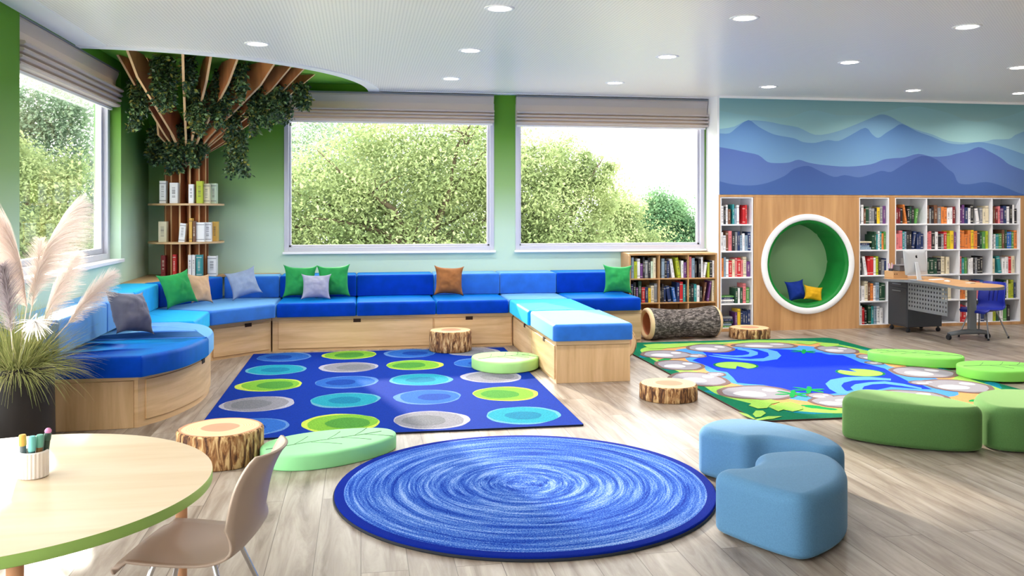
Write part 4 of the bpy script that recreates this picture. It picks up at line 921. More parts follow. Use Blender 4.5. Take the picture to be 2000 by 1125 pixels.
def shell_chair(name, label, loc, rz, s, m_shell, m_leg, slats=False, group=None):
    """moulded shell on four tube legs; local +X is forward"""
    t = thing(name, label, 'chair', loc, rz, group); sz = .34*s
    prof = [(.20,-.035,.150),(.195,-.012,.168),(.17,.0,.178),(.08,-.004,.186),(-.02,-.010,.184),(-.10,-.008,.178),(-.15,.008,.172),(-.178,.045,.168),(-.192,.10,.166),(-.205,.17,.165),(-.222,.23,.160),(-.250,.285,.150),(-.272,.312,.128)]
    N = 14; vs = []; P = catmull(prof, 3, False)
    for x, z, w in P:
        b = max(0, min(1, (z-.02)/.08)); 
        for j in range(N+1):
            v = 2*j/N-1; e = abs(v)**2.4
            vs.append((s*(x + b*.045*e), s*w*v*(1), sz + s*(z + (1-b)*.016*e - (.02*e if x > .15 else 0))))
    R = len(P); mb = MB(); mb.add(vs, [(i*(N+1)+j, (i+1)*(N+1)+j, (i+1)*(N+1)+j+1, i*(N+1)+j+1) for i in range(R-1) for j in range(N)])
    o = fixn(mb.build('shell', m_shell, t, True)); md = o.modifiers.new('thick', 'SOLIDIFY'); md.thickness = .009*s; md.offset = -1
    if slats:
        for k in range(5):
            y = s*(-.10+.05*k); mb = MB(); mb.tube([(s*-.187, y, sz+s*.09), (s*-.199, y, sz+s*.17), (s*-.214, y, sz+s*.225)], .008*s, 6); mb.build('back_rib', mat('blue_plastic_rib', (22,32,120), .4), t)
    for sx in (1, -1):
        for sy in (1, -1):
            mb = MB(); top = Vector((sx*.09*s, sy*.10*s, sz-.018*s)); bot = Vector((sx*.19*s - .01, sy*.185*s, .012)); kn = top.lerp(bot, .12) + Vector((0,0,.004))
            mb.tube([top, kn, bot], .0085*s, 10); l_ = smooth_ang(mb.build('leg', m_leg, t), 50)
            mb = MB(); mb.tube([bot + Vector((0,0,-.012)), bot + Vector((0,0,.012))], .011*s, 10); mb.build('foot', rubber, l_)
    mb = MB()
    for sy in (1, -1): mb.tube([(.10*s, sy*.10*s, sz-.018*s), (-.10*s, sy*.10*s, sz-.018*s)], .007*s, 8)
    mb.tube([(.0, .10*s, sz-.018*s), (.0, -.10*s, sz-.018*s)], .007*s, 8); mb.build('under_frame', m_leg, t)
    return t
shell_chair('shell_chair', 'taupe plastic shell chair with chrome legs pulled up to the round table', (-.53, 3.02, 0), radians(168), 1.04, plastic_tan, chrome)


# ------------------------------------------------------------------ shelf wall: cladding, bookcases, nook
FY = YS                                                   # front plane of the shelf wall
NC, NR = (5.335, .795), .605
t = thing('wood_panelling', 'oak panelling framing the white bookcases and the round reading nook', 'panelling', (0,0,0))
def pbox(name, x0, x1, z0, z1, y0=FY-.004, y1=FY+.02, m=None):
    mb = MB(); mb.box(x0, x1, y0, y1, z0, z1); return bev(mb.build(name, m or oak_wall, t), .002, 1)
pbox('top_rail', 4.195, XE-.01, 1.604, 1.631); pbox('stile', 4.195, 4.214, .0, 1.604); pbox('stile', 6.421, 6.496, .0, 1.604); pbox('end_panel', 8.246, XE-.01, .0, 1.604)
pbox('plinth', 4.214, 4.634, .0, .036); pbox('plinth', 6.012, 6.421, .0, .036); pbox('plinth', 6.496, 8.246, .0, .036)
mb = MB(); n = 96; x0, x1, z0, z1 = 4.634, 6.012, .0, 1.604
def rect_hit(a):
    c, s_ = cos(a), sin(a); k = min(((x1-NC[0]) if c > 0 else (x0-NC[0]))/c if abs(c) > 1e-9 else 9e9, ((z1-NC[1]) if s_ > 0 else (z0-NC[1]))/s_ if abs(s_) > 1e-9 else 9e9)
    return (NC[0]+c*k, NC[1]+s_*k)
angs = sorted([2*pi*k/n for k in range(n)] + [math.atan2(zz-NC[1], xx-NC[0]) % (2*pi) for xx in (x0,x1) for zz in (z0,z1)]); N = len(angs)
for yy in (FY-.004, FY+.02):
    mb.v += [(NC[0]+(NR-.02)*cos(a), yy, NC[1]+(NR-.02)*sin(a)) for a in angs]; mb.v += [(rect_hit(a)[0], yy, rect_hit(a)[1]) for a in angs]
for k in range(N):
    q = (k+1) % N
    for f in ((k,q,N+q,N+k),(2*N+k,3*N+k,3*N+q,2*N+q),(k,2*N+k,2*N+q,q)): mb.f.append(f); mb.m.append(0)
fixn(mb.build('nook_panel', oak_wall, t))

t = thing('reading_nook', 'round green padded reading nook with white rim set in the oak panelling', 'nook', (NC[0], FY, NC[1]))
pad_green = mat('green_nook_vinyl', (22,128,52), .5, .3, var=.08, vscale=5); nook_back = mat('pale_green_nook_back', (150,186,140), .8)
mb = MB(); n = 96; prof = [(NR,.0),(NR,-.022),(NR-.008,-.03),(NR-.066,-.03),(NR-.074,-.022),(NR-.074,.03)]
mb.add([(r_*cos(2*pi*k/n), y_, r_*sin(2*pi*k/n)) for r_, y_ in prof for k in range(n)], [(i*n+k, i*n+(k+1)%n, (i+1)*n+(k+1)%n, (i+1)*n+k) for i in range(5) for k in range(n)]); smooth_ang(fixn(mb.build('rim', trimw, t)), 50)
mb = MB(); prof = [(NR-.076,-.018),(NR-.105,-.012),(NR-.118,.02),(NR-.122,.41)]
vs = []
for r_, y_ in prof:
    for k in range(n):
        seam = .008*max(0, 1-abs(((k+6) % 12)-6)/.9); vs.append(((r_+seam)*cos(2*pi*k/n), y_, (r_+seam)*sin(2*pi*k/n)))
mb.add(vs, [(i*n+k, i*n+(k+1)%n, (i+1)*n+(k+1)%n, (i+1)*n+k) for i in range(3) for k in range(n)]); smooth_ang(fixn(mb.build('padding', pad_green, t)), 60)
mb = MB(); mb.add([((NR-.115)*cos(2*pi*k/n), .41, (NR-.115)*sin(2*pi*k/n)) for k in range(n)], [tuple(range(n))]); mb.build('back_board', nook_back, t)
nz = NC[1] - (NR-.122)
x, _ = wy(1555, 570, FY+.14); pillow('navy pillow standing in the round reading nook', p_navy, x+.03, FY+.20, nz+.004, .265, radians(2), radians(16), radians(-6), th=.09, seed=21, grp='pillows in the reading nook')
x, _ = wy(1588, 575, FY+.05); pillow('mustard yellow pillow in the round reading nook', p_yellow, x+.03, FY+.10, nz+.012, .235, radians(-10), radians(28), radians(10), h=.20, th=.09, seed=22, grp='pillows in the reading nook')

SZ = [1.604, 1.279, .960, .648, .331, .043]               # shelf surfaces, top first
def bookcase(label, x0, x1, divs):
    t = thing('white_bookcase', label, 'bookcase', (0,0,0), group='white bookcases built into the wall')
    ya, yb = FY+.002, FY+.33; th = .017
    mb = MB(); mb.box(x0, x1, yb, yb+.012, .037, 1.603); mb.build('back_panel', white_shelf, t)
    for xa in (x0, x1-th): mb = MB(); mb.box(xa, xa+th, ya, yb, .037, 1.603); bev(mb.build('side_panel', white_shelf, t), .002, 1)
    for xd in divs: mb = MB(); mb.box(xd-th/2, xd+th/2, ya+.003, yb, .037, 1.603); bev(mb.build('divider', white_shelf, t), .002, 1)
    mb = MB(); mb.box(x0+th, x1-th, ya, yb, 1.590, 1.603); mb.build('top_board', white_shelf, t)
    for z in SZ[1:]: mb = MB(); mb.box(x0+th, x1-th, ya, yb, z-th if z > .1 else .037, z); bev(mb.build('shelf', white_shelf, t), .002, 1)
bookcase('narrow white bookcase left of the round reading nook', 4.215, 4.633, [])
bookcase('narrow white bookcase right of the round reading nook', 6.013, 6.420, [])
bookcase('wide white four-column bookcase behind the teacher desk', 6.497, 8.245, [6.932, 7.385, 7.844])
LX0, LX1, LZ = 3.09, 4.176, .94; LD = [3.459, 3.817]
t = thing('low_bookcase', 'low wooden cube bookcase under the window beside the bench', 'bookcase', (0,0,0)); th = .019
mb = MB(); mb.box(LX0, LX1, FY, 10.222, LZ-.024, LZ); bev(mb.build('top_board', oak_dark, t), .002, 1)
for xa in (LX0, LX1-th): mb = MB(); mb.box(xa, xa+th, FY, 10.222, 0, LZ-.024); bev(mb.build('side_panel', oak_dark, t), .002, 1)
for xd in LD: mb = MB(); mb.box(xd-.007, xd+.007, FY+.004, 10.21, .06, LZ-.024); mb.build('divider', oak_dark, t)
LS = [LZ-.024, .645, .360, .066]
for z in LS[1:]: mb = MB(); mb.box(LX0+th, LX1-th, FY+.002, 10.21, z-.015, z); bev(mb.build('shelf', oak_dark, t), .002, 1)
mb = MB(); mb.box(LX0+th, LX1-th, FY+.004, 10.2, 0, .05); mb.build('plinth', oak_dark, t)
mb = MB(); mb.box(LX0+th, LX1-th, 10.21, 10.22, .05, LZ-.024); mb.build('back_panel', oak_dark, t)

# ------------------------------------------------------------------ books
BC = {'k':('black',(36,34,40)),'w':('white',(236,234,236)),'c':('cream',(226,214,184)),'r':('red',(200,38,44)),'d':('dark red',(122,28,36)),'p':('pink',(222,124,128)),'o':('orange',(226,132,62)),
      'y':('yellow',(232,196,44)),'l':('lime',(178,190,44)),'g':('green',(84,146,70)),'G':('dark green',(32,72,52)),'t':('teal',(48,146,150)),'b':('blue',(44,104,186)),'n':('navy',(34,52,98)),'a':('grey',(130,132,138)),
      's':('slate blue',(140,162,182)),'u':('purple',(108,62,124)),'m':('brown',(112,72,50)),'f':('pale mint',(208,224,200)),'h':('ochre',(214,166,74))}
def book_mat():
    m, n, l, p = nodes('book_cover'); oi = n.new('ShaderNodeObjectInfo'); tc = n.new('ShaderNodeTexCoord'); sp = n.new('ShaderNodeSeparateXYZ'); l.new(tc.outputs['Object'], sp.inputs[0])
    def M(op, a, b=None):
        q = n.new('ShaderNodeMath'); q.operation = op
        for i, v in enumerate((a, b)):
            if v is None: continue
            if isinstance(v, (int, float)): q.inputs[i].default_value = v
            else: l.new(v, q.inputs[i])
        return q.outputs[0]
    def band(lo, hi, s_): return M('MULTIPLY', M('GREATER_THAN', s_, lo), M('LESS_THAN', s_, hi))
    z, x = sp.outputs[2], sp.outputs[0]; R_ = oi.outputs['Random']
    b1 = M('ADD', band(.10,.14,z), band(.86,.90,z)); 
    tn = n.new('ShaderNodeTexNoise'); tn.inputs['Scale'].default_value = 1; tn.inputs['Detail'].default_value = 2
    cv = n.new('ShaderNodeCombineXYZ'); l.new(M('MULTIPLY', z, 38), cv.inputs[2]); l.new(M('MULTIPLY', R_, 90), cv.inputs[0]); l.new(cv.outputs[0], tn.inputs['Vector'])
    ttl = M('MULTIPLY', M('MULTIPLY', band(.30,.70,x), band(.28,.78,z)), M('GREATER_THAN', tn.outputs[0], .5))
    f = M('ADD', M('MULTIPLY', b1, M('GREATER_THAN', R_, .5)), M('MULTIPLY', ttl, M('LESS_THAN', R_, .78)))
    f = M('MULTIPLY', M('MINIMUM', f, 1), .62); f = M('MULTIPLY', f, M('LESS_THAN', sp.outputs[1], .08))
    bw = n.new('ShaderNodeRGBToBW'); l.new(oi.outputs['Color'], bw.inputs[0]); dk = M('GREATER_THAN', bw.outputs[0], .3)
    ct = n.new('ShaderNodeMix'); ct.data_type = 'RGBA'; l.new(dk, ct.inputs[0]); ct.inputs[6].default_value = lin((226,220,206)); ct.inputs[7].default_value = lin((60,52,66))
    mx = n.new('ShaderNodeMix'); mx.data_type = 'RGBA'; l.new(f, mx.inputs[0]); l.new(oi.outputs['Color'], mx.inputs[6]); l.new(ct.outputs[2], mx.inputs[7]); l.new(mx.outputs[2], p.inputs['Base Color'])
    p.inputs['Roughness'].default_value = .5; return m
book_m = book_mat(); paper = mat('book_pages', (232,226,212), .9)
mb = MB(); mb.box(0,.07,.05,1,0,1); mb.box(.93,1,.05,1,0,1)
sp_ = [(0,.05),(.06,.018),(.25,.004),(.5,0),(.75,.004),(.94,.018),(1,.05)]; k_ = len(sp_)
mb.add([(x,y,z) for z in (0,1) for x,y in sp_] + [(x,y+.03,z) for z in (0,1) for x,y in sp_],
       [(i,i+1,k_+i+1,k_+i) for i in range(k_-1)] + [(2*k_+i+1,2*k_+i,3*k_+i,3*k_+i+1) for i in range(k_-1)] + [(k_+i,k_+i+1,3*k_+i+1,3*k_+i) for i in range(k_-1)] + [(i+1,i,2*k_+i,2*k_+i+1) for i in range(k_-1)])
mb.box(.07,.93,.06,.97,.02,.98,1)
book0 = mb.build('book', [book_m, paper]); book0_used = [False]
ORD = ['first','second','third','fourth','fifth','sixth','seventh','eighth','ninth','tenth','eleventh','twelfth','thirteenth','fourteenth','fifteenth','sixteenth','seventeenth','eighteenth']
def put_book(ch, x, y, z, w, d, h, lean, label, group, flat_=False, rz=0):
    if book0_used[0]: o = book0.copy(); COL.objects.link(o)
    else: o = book0; book0_used[0] = True
    o.color = lin(BC[ch][1]) if isinstance(ch, str) else lin(ch)
    S_ = Matrix.Diagonal((w, d, h, 1))
    if flat_: R = Matrix.Rotation(rz,4,'Z') @ Matrix.Rotation(pi/2,4,'Y') ; o.matrix_world = Matrix.Translation((x, y, z+w)) @ R @ S_
    else: o.matrix_world = Matrix.Translation((x, y, z)) @ Matrix.Rotation(rz,4,'Z') @ Matrix.Rotation(lean,4,'Y') @ S_
    tag(o, label, 'book', group); return o
brnd = random.Random(77)
def shelf_books(spec, x0, x1, z, hmax, where, group, y=FY+.035, depth=.17, hlo=.60, hhi=.80, fill=.92, stack=0):
    """spec: one letter per book; _ gap; \\ or / before a book leans it left or right; stack = books lying flat at the left"""
    x = x0 + .006; seq = 0; H_ = hmax
    if stack:
        zz = z
        for k in range(stack):
            w = brnd.uniform(.018,.03); ch = brnd.choice('aGcgwns'); L_ = brnd.uniform(.13,.165)
            put_book(ch, x + brnd.uniform(0,.008), y+brnd.uniform(0,.015), zz, w, depth*.8, L_, 0, '%s book lying flat, %s from bottom, %s' % (BC[ch][0], ORD[k], where), group, True); zz += w + .0006
        x += .18
    nb = sum(c not in '_\\/' for c in spec); gaps = spec.count('_'); room = (x1 - x)*fill - gaps*.022 - .02*(spec.count('\\') + spec.count('/'))
    ws = [brnd.uniform(.7,1.35) for _ in range(nb)]; k_ = room/sum(ws); ws = [min(.05, w*k_) for w in ws]; i = 0; lean = 0
    for c in spec:
        if c == '_': x += .022; continue
        if c == '\\': lean = -1; continue
        if c == '/': lean = 1; continue
        w = ws[i]; h = H_*brnd.uniform(hlo, hhi); a = 0; i += 1
        lab = '%s book, %s from the left, %s' % (BC[c][0], ORD[min(seq,17)], where); seq += 1
        if lean:
            a = radians(9); sh = h*sin(a)
            if lean > 0: put_book(c, x, y, z + w*sin(a), w, depth, h, a, lab, group); x += w*cos(a) + sh + .002       # top to the right
            else: put_book(c, x + sh, y, z+.0003, w, depth, h, -a, lab, group); x += w*cos(a) + sh + .002
            lean = 0
        else: put_book(c, x, y, z+.0003, w, depth, h, 0, lab, group); x += w + .0012
    return x
RN = ['top shelf','second shelf','third shelf','fourth shelf','bottom shelf']
def fill_case(x0, x1, rows, where, group):
    for r_, sp in enumerate(rows):
        if not sp: continue
        st = 0
        if sp[0].isdigit(): st = int(sp[0]); sp = sp[1:]
        f = 1.0
        if '|' in sp: sp, q = sp.split('|'); f = float(q)
        shelf_books(sp, x0, x1, SZ[r_+1], .30, '%s %s' % (RN[r_], where), group, fill=f, stack=st)
fill_case(4.232, 4.616, ['wkwm_tsw__rr|.86','wwmpkanswsn|.98','oswrcprpcu|.96','4GwGpg|.9','5uynnnn|.96'], 'of the bookcase left of nook', 'books in the bookcase left of the nook')
fill_case(6.030, 6.403, ['kwmGaakyau|.95','4GGtwtog|.93','k\\wrrwlkan|.93','awcmowsGG|.93','wrk_Gtsww|.86'], 'of the bookcase right of nook', 'books in the bookcase right of the nook')
CX = [6.514, 6.932, 7.385, 7.844, 8.228]
C4 = [['ddk\\okGk/g_|.78','makmaoowwd|.92','uunwk_\\wacc|.93','mmdpunwkwk|.97'],['pptskk/nnnn|.9','ppkwkarlyu|.95','ooooyokGgl|.97','kwtgmGbbgo|.98'],
      ['2wG|.6','GGGkc_c|.92','ptg_wwkakk|.75','c_\\twwrc|.9'],['','2wc_c|.7','oocrppb|.9','2Gwlln|.9'],['','kkak|.8','rrwcwwn|.9','_lGwgk|.9']]
for r_, row in enumerate(C4):
    for c_, sp in enumerate(row):
        if not sp: continue
        st = 0
        if sp[0].isdigit(): st = int(sp[0]); sp = sp[1:]
        f = 1.0
        if '|' in sp: sp, q = sp.split('|'); f = float(q)
        shelf_books(sp, CX[c_]+.010, CX[c_+1]-.010, SZ[r_+1], .30, '%s column %s, wide bookcase' % (ORD[c_], RN[r_]), 'books in the wide white bookcase', fill=f, stack=st)
LXC = [LX0+th, LD[0], LD[1], LX1-th]
for r_, row in enumerate([['slwukakfc|.9','_skn\\w\\lwuk|.98','psk_kw/wlkw|.96'],['nkuGrnyca|.95','kkn\\n\\bnrtk|.98','Gktwk/m/ucl|.98'],['','2w_s|.4','_rw_gl|.55']]):
    for c_, sp in enumerate(row):
        if not sp: continue
        st = 0
        if sp[0].isdigit(): st = int(sp[0]); sp = sp[1:]
        f = 1.0
        if '|' in sp: sp, q = sp.split('|'); f = float(q)
        shelf_books(sp, LXC[c_]+.008, LXC[c_+1]-.008, LS[r_+1], .27, '%s compartment, %s of the low bookcase' % (['left','middle','right'][c_], ['top row','middle row','bottom row'][r_]), 'books in the low wooden bookcase', FY+.03, .18, .62 if r_ < 2 else .45, .93 if r_ < 2 else .62, f, st)
# books on the tree's round shelves: (colour, px left, px right, top row px, shelf z, radius offset, yaw)
for k, (ch, xa, xb, h, z, ang, nm) in enumerate([('w',311,324,.235,1.519,-2.35,'patterned white'),('w',331,347,.215,1.519,-2.0,'plain white'),('w',368,378,.20,1.519,-1.5,'slim white'),('l',383,396,.235,1.519,-1.25,'lime'),('c',397,409,.21,1.519,-1.0,'cream'),('f',411,422,.215,1.519,-.8,'pale mint'),
      ('c',309,325,.215,1.113,-2.35,'cream'),('w',348,360,.20,1.113,-1.8,'leaning white'),('h',369,375,.25,1.113,-1.5,'ochre'),('m',376,382,.22,1.113,-1.4,'brown'),('w',382,399,.205,1.113,-1.2,'broad white'),('w',399,412,.205,1.113,-1.0,'white with black bar'),('h',414,424,.21,1.113,-.8,'yellow and white'),
      ('d',314,323,.23,.739,-2.2,'dark red'),('r',337,343,.24,.739,-1.95,'red patterned'),('w',367,374,.235,.739,-1.5,'white'),('w',375,381,.235,.739,-1.42,'second white'),('t',383,394,.235,.739,-1.25,'teal'),('w',405,422,.215,.739,-.9,'thick white')]):
    R_ = .375 if z > 1 else .35; xm = (xa+xb)/2
    off = wy(xm, 400, TC[1]-.25)[0] - TC[0]; yf = TC[1] - sqrt(max(.03, R_*R_ - off*off)) 
    if z < 1: yf = max(yf, 9.70 + (0 if off > -.15 else .05))
    yf += .012
    xw0, xw1 = wy(xa, 400, yf)[0], wy(xb, 400, yf)[0]
    put_book(ch, xw0, yf, z+.0005, xw1-xw0, .10 if abs(off) < .2 else .13, h, radians(5) if nm == 'leaning white' else 0,
             '%s book on the %s of the shelf tree' % (nm, {1.519:'upper round shelf',1.113:'middle round shelf',.739:'corner ledge at the foot'}[z]), 'books on the shelf tree')

# ------------------------------------------------------------------ mountain mural
t = thing('mountain_mural', 'painted blue mountain range mural above the white bookcases', 'mural', (0, YS, 0))
MX0, MX1, MZ0, MZ1 = 4.203, XE-.005, 1.634, 2.782
layers = [('sky', [(0,0),(2000,0)], (116,160,168), (158,192,190)),
 ('far_ridge', [(0,120),(120,140),(230,152),(380,168),(480,160),(610,118),(700,130),(780,150),(900,150),(990,150),(1080,130),(1200,100),(1300,92),(1400,110),(1520,140),(1600,175),(1700,195),(1800,175),(1900,155),(2000,120)], (124,170,182), (156,194,194)),
 ('pale_ridge', [(0,240),(110,225),(200,185),(320,190),(420,210),(530,230),(640,278),(760,262),(880,220),(1000,170),(1070,145),(1130,160),(1200,200),(1300,245),(1400,275),(1500,315),(1620,328),(1750,320),(1800,308),(1900,305),(1940,280),(2000,255)], (108,148,186), (138,178,192)),
 ('middle_ridge', [(0,268),(80,268),(130,230),(205,182),(270,225),(370,275),(500,300),(560,325),(640,330),(720,312),(790,318),(870,280),(965,232),(1010,275),(1050,298),(1100,265),(1150,235),(1205,208),(1300,255),(1400,290),(1500,330),(1600,340),(1700,325),(1800,340),(1900,370),(2000,405)], (82,120,174), (116,156,190)),
 ('near_ridge', [(0,358),(100,372),(180,390),(270,410),(330,455),(400,462),(470,458),(530,440),(600,460),(700,475),(850,485),(1000,470),(1080,440),(1150,430),(1220,425),(1310,402),(1400,420),(1500,415),(1560,400),(1630,385),(1700,358),(1760,380),(1850,430),(1900,470),(2000,510)], (76,98,160), (94,122,174)),
 ('nearest_ridge', [(0,580),(100,600),(220,608),(330,590),(440,545),(500,500),(590,480),(660,510),(760,552),(830,540),(920,555),(1000,535),(1070,512),(1130,520),(1200,480),(1330,415),(1430,440),(1500,500),(1540,530),(1570,590),(1640,600),(1750,585),(1850,610),(1960,655),(2000,665)], (64,86,146), (68,98,158))]
for i, (nm, pts, ctop, cbot) in enumerate(layers):
    W_ = [(max(MX0, wy(1400+u*.3, 180+v*.3, YS)[0]), min(MZ1, max(MZ0, wy(1400+u*.3, 180+v*.3, YS)[1]))) for u, v in pts]
    if i == 0: W_ = [(MX0, MZ1), (MX1, MZ1)]
    else:
        W_[0] = (MX0, W_[0][1]); xe, ze = W_[-1]; W_ = catmull(W_, 3, False); W_ += [(xe+.45, min(MZ1, max(MZ0+.05, ze+.12))), (MX1, max(MZ0+.05, ze))]
    zt = max(z for _, z in W_); zb = MZ0 if i in (0,5) else max(MZ0, zt - .62)
    m = zramp('mural_paint_' + nm, [(0, cbot), (1, ctop)], zb if i else 2.35, zt, .75)
    y = -.0025 - .0012*i; n = len(W_); mb = MB()
    vs = [(x, y, z) for x, z in W_] + [(x, y, MZ0) for x, z in W_]; mb.add(vs, [(k, n+k, n+k+1, k+1) for k in range(n-1)])
    vs2 = [(x, y+.001, z) for x, z in W_]; b = len(mb.v); mb.v += vs2; 
    for k in range(n-1): mb.f.append((k, k+1, b+k+1, b+k)); mb.m.append(0)
    mb.build(nm, m, t)

# ------------------------------------------------------------------ teacher desk corner
DZ = .65
desk_px = [(1724,543.3),(1752,540.2),(1779,538.6),(1810,539.4),(1837,541.4),(1872,546),(1915,552),(1953,555.6),(1962,558),(1958,560.6),(1935,561.8),(1886,561),(1857,557),(1818,551),(1779,547),(1740,545.2)]
DP_ = [fl(x, y, DZ) for x, y in desk_px]; dc = (sum(p[0] for p in DP_)/len(DP_), sum(p[1] for p in DP_)/len(DP_))
t = thing('teacher_desk', 'grey-edged wooden desk on steel legs with casters before the wide bookcase', 'desk', (dc[0], dc[1], 0)); desk_t = t
Q = ccw([(p[0]-dc[0], p[1]-dc[1]) for p in DP_]); Qs = catmull(Q, 3, True)
mb = MB(); mb.prism(Qs, DZ-.030, DZ-.001); mb.build('desk_edge', steel, t); mb = MB(); mb.prism(inset(Qs, .008), DZ-.004, DZ); fixn(mb.build('desktop', wood('desk_laminate', (206,160,112), (186,140,94), (1.2,8,1)), t))
def L2(px, py, z=0): x, y = fl(px, py, z); return Vector((x-dc[0], y-dc[1], z))
a, b = L2(1853, 664), L2(1929, 661); a.z = b.z = .065; mid = (a+b)/2 + Vector((.06,.02,0))
mb = MB(); mb.tube([a, a.lerp(mid,.5)+Vector((0,0,.015)), mid+Vector((0,0,.02)), b.lerp(mid,.5)+Vector((0,0,.015)), b], [.022,.028,.034,.028,.022], 10); mb.build('foot_bar', steel, t, True)
mb = MB(); mb.box(mid.x-.045, mid.x+.045, mid.y-.025, mid.y+.025, .07, DZ-.024); bev(mb.build('column', steel, t), .01)
mid2 = L2(1760, 600); mid2 = Vector((fl(1757,643,0)[0]-dc[0]-.05, fl(1757,643,0)[1]-dc[1]-.02, 0))
def caster(parent, x, y, r=.030, z=0):
    mb = MB(); n = 20
    for s_ in (-1, 1):
        vs = [(x + s_*.004 + s_*dx, y + rr*cos(2*pi*k/n), z + r + rr*sin(2*pi*k/n)) for dx, rr in ((0,r*.95),(.006,r),(.014,r*.85)) for k in range(n)]
        mb.add(vs, [(i*n+k, i*n+(k+1)%n, (i+1)*n+(k+1)%n, (i+1)*n+k) for i in range(2) for k in range(n)] + [tuple(range(n)), tuple(range(2*n,3*n))])
    w = fixn(mb.build('caster', rubber, parent)); mb = MB(); mb.box(x-.006, x+.006, y-r*.6, y+r*.6, z+r, z+2*r+.012); mb.build('fork', dark_steel, w); return w
caster(t, a.x, a.y); caster(t, b.x, b.y)
# perforated modesty panel under the near edge
pa, pb = L2(1774, 549, DZ-.03), L2(1851, 559, DZ-.03); dv = (pb-pa); plen = dv.length; dv.normalize(); nv = Vector((dv.y, -dv.x, 0)); zt, zb = DZ-.026, .29
holes = MB(); mb = MB(); nx_, nz_ = 14, 6; cw, ch_ = plen/(nx_), (zt-zb)/(nz_+1)
def pp(u, z, o_=0): q = pa + dv*u + nv*o_; return (q.x, q.y, z)
xs = [0]; 
for k in range(nx_): xs += [cw*(k+.28), cw*(k+.72)]
xs += [plen]; zs_ = [zb]
for k in range(nz_): zs_ += [zb + ch_*(k+.78), zb + ch_*(k+1.22)]
zs_ += [zt]
for i in range(len(xs)-1):
    for j in range(len(zs_)-1):
        if i % 2 == 1 and j % 2 == 1: continue
        vs = [pp(xs[i+p], zs_[j+q], o_) for o_ in (0,.004) for p, q in ((0,0),(1,0),(1,1),(0,1))]
        mb.add(vs, [(0,1,2,3),(7,6,5,4),(0,4,5,1),(1,5,6,2),(2,6,7,3),(3,7,4,0)])
mb.build('perforated_panel', steel, t)
t = thing('pedestal_cabinet', 'charcoal drawer cabinet on casters under the teacher desk', 'cabinet', (6.355, 9.42, 0), radians(3))
cw_, cd_, cz0, cz1 = .47, .36, .062, DZ-.03
mb = MB(); mb.box(0, cw_, 0, cd_, cz0, cz1); bev(mb.build('cabinet_body', dark_steel, t), .006)
mb = MB(); mb.box(-.006, 0, .012, cd_-.012, cz1-.09, cz1-.02); d = bev(mb.build('drawer_front', dark_steel, t), .003, 1); mb = MB(); mb.box(-.016, -.006, .10, cd_-.10, cz1-.062, cz1-.052); mb.build('drawer_pull', steel, d)
mb = MB(); mb.box(-.006, 0, .012, cd_-.012, cz0+.02, cz1-.10); d = bev(mb.build('drawer_front', dark_steel, t), .003, 1); mb = MB(); mb.box(-.016, -.006, .10, cd_-.10, cz1-.142, cz1-.132); mb.build('drawer_pull', steel, d)
for x, y in ((.03,.03),(cw_-.03,.03),(.03,cd_-.03),(cw_-.03,cd_-.03)): caster(t, x, y, .024)

alu = mat('brushed_aluminium', (206,210,216), .35, .5, metal=.35)
x, y = fl(1796, 547.5, DZ)
t = thing('desktop_computer', 'silver all-in-one desktop computer seen from behind on the teacher desk', 'computer', (x, y+.05, DZ), radians(14))
mb = MB(); mb.box(-.075, .05, -.055, .06, 0, .006); bev(mb.build('stand_foot', alu, t), .003, 2)
mb = MB(); mb.add([(-.050,-.055,.005),(.02,-.055,.005),(.02,-.045,.005),(-.050,-.045,.005),(-.006,.018,.20),(.044,.018,.20),(.044,.028,.20),(-.006,.028,.20)], [(0,3,2,1),(4,5,6,7),(0,1,5,4),(1,2,6,5),(2,3,7,6),(3,0,4,7)]); bev(mb.build('stand_neck', alu, t), .002, 1)
sw, sh = .345, .285
M = Matrix.Translation((.03, .045, .055 + sh/2)) @ Matrix.Rotation(radians(-7),4,'X')
mb = MB(); n = 10; vs = []; Pm = round_poly([(-sw/2,-sh/2),(sw/2,-sh/2),(sw/2,sh/2),(-sw/2,sh/2)], .012, 4)
rings_ = [(Pm, .006), (Pm, -.002), ([(p[0]*.88, p[1]*.88) for p in Pm], -.014), ([(p[0]*.72, p[1]*.72) for p in Pm], -.020)]; K = len(Pm)
for PP, yy in rings_: vs += [M @ Vector((p[0], yy, p[1])) for p in PP]
mb.add(vs, [(i*K+k, i*K+(k+1)%K, (i+1)*K+(k+1)%K, (i+1)*K+k) for i in range(3) for k in range(K)] + [tuple(range(K)), tuple(range(3*K, 4*K))]); hs = fixn(mb.build('housing', alu, t)); smooth_ang(hs, 30)
mb = MB(); mb.add([M @ Vector((p[0]*.97, .0066, p[1]*.97)) for p in Pm], [tuple(range(K))]); mb.build('screen', mat('dark_screen', (14,14,18), .15), t)
logo = [(0,.40),(.20,.50),(.42,.44),(.55,.26),(.40,.10),(.38,-.08),(.56,-.24),(.44,-.50),(.26,-.66),(.08,-.58),(-.08,-.58),(-.26,-.66),(-.48,-.40),(-.56,-.06),(-.50,.28),(-.30,.48),(-.12,.46)]
leaf_l = [(.0,.54),(.04,.72),(.20,.86),(.20,.70),(.10,.58)]
mb = MB()
for sh_ in (catmull(logo, 4, True), leaf_l): mb.add([M @ Vector((p[0]*.028, -.0205, p[1]*.028+.066)) for p in sh_], [tuple(range(len(sh_)))])
mb.build('logo_mark', mat('black_logo', (16,16,18), .25), t)
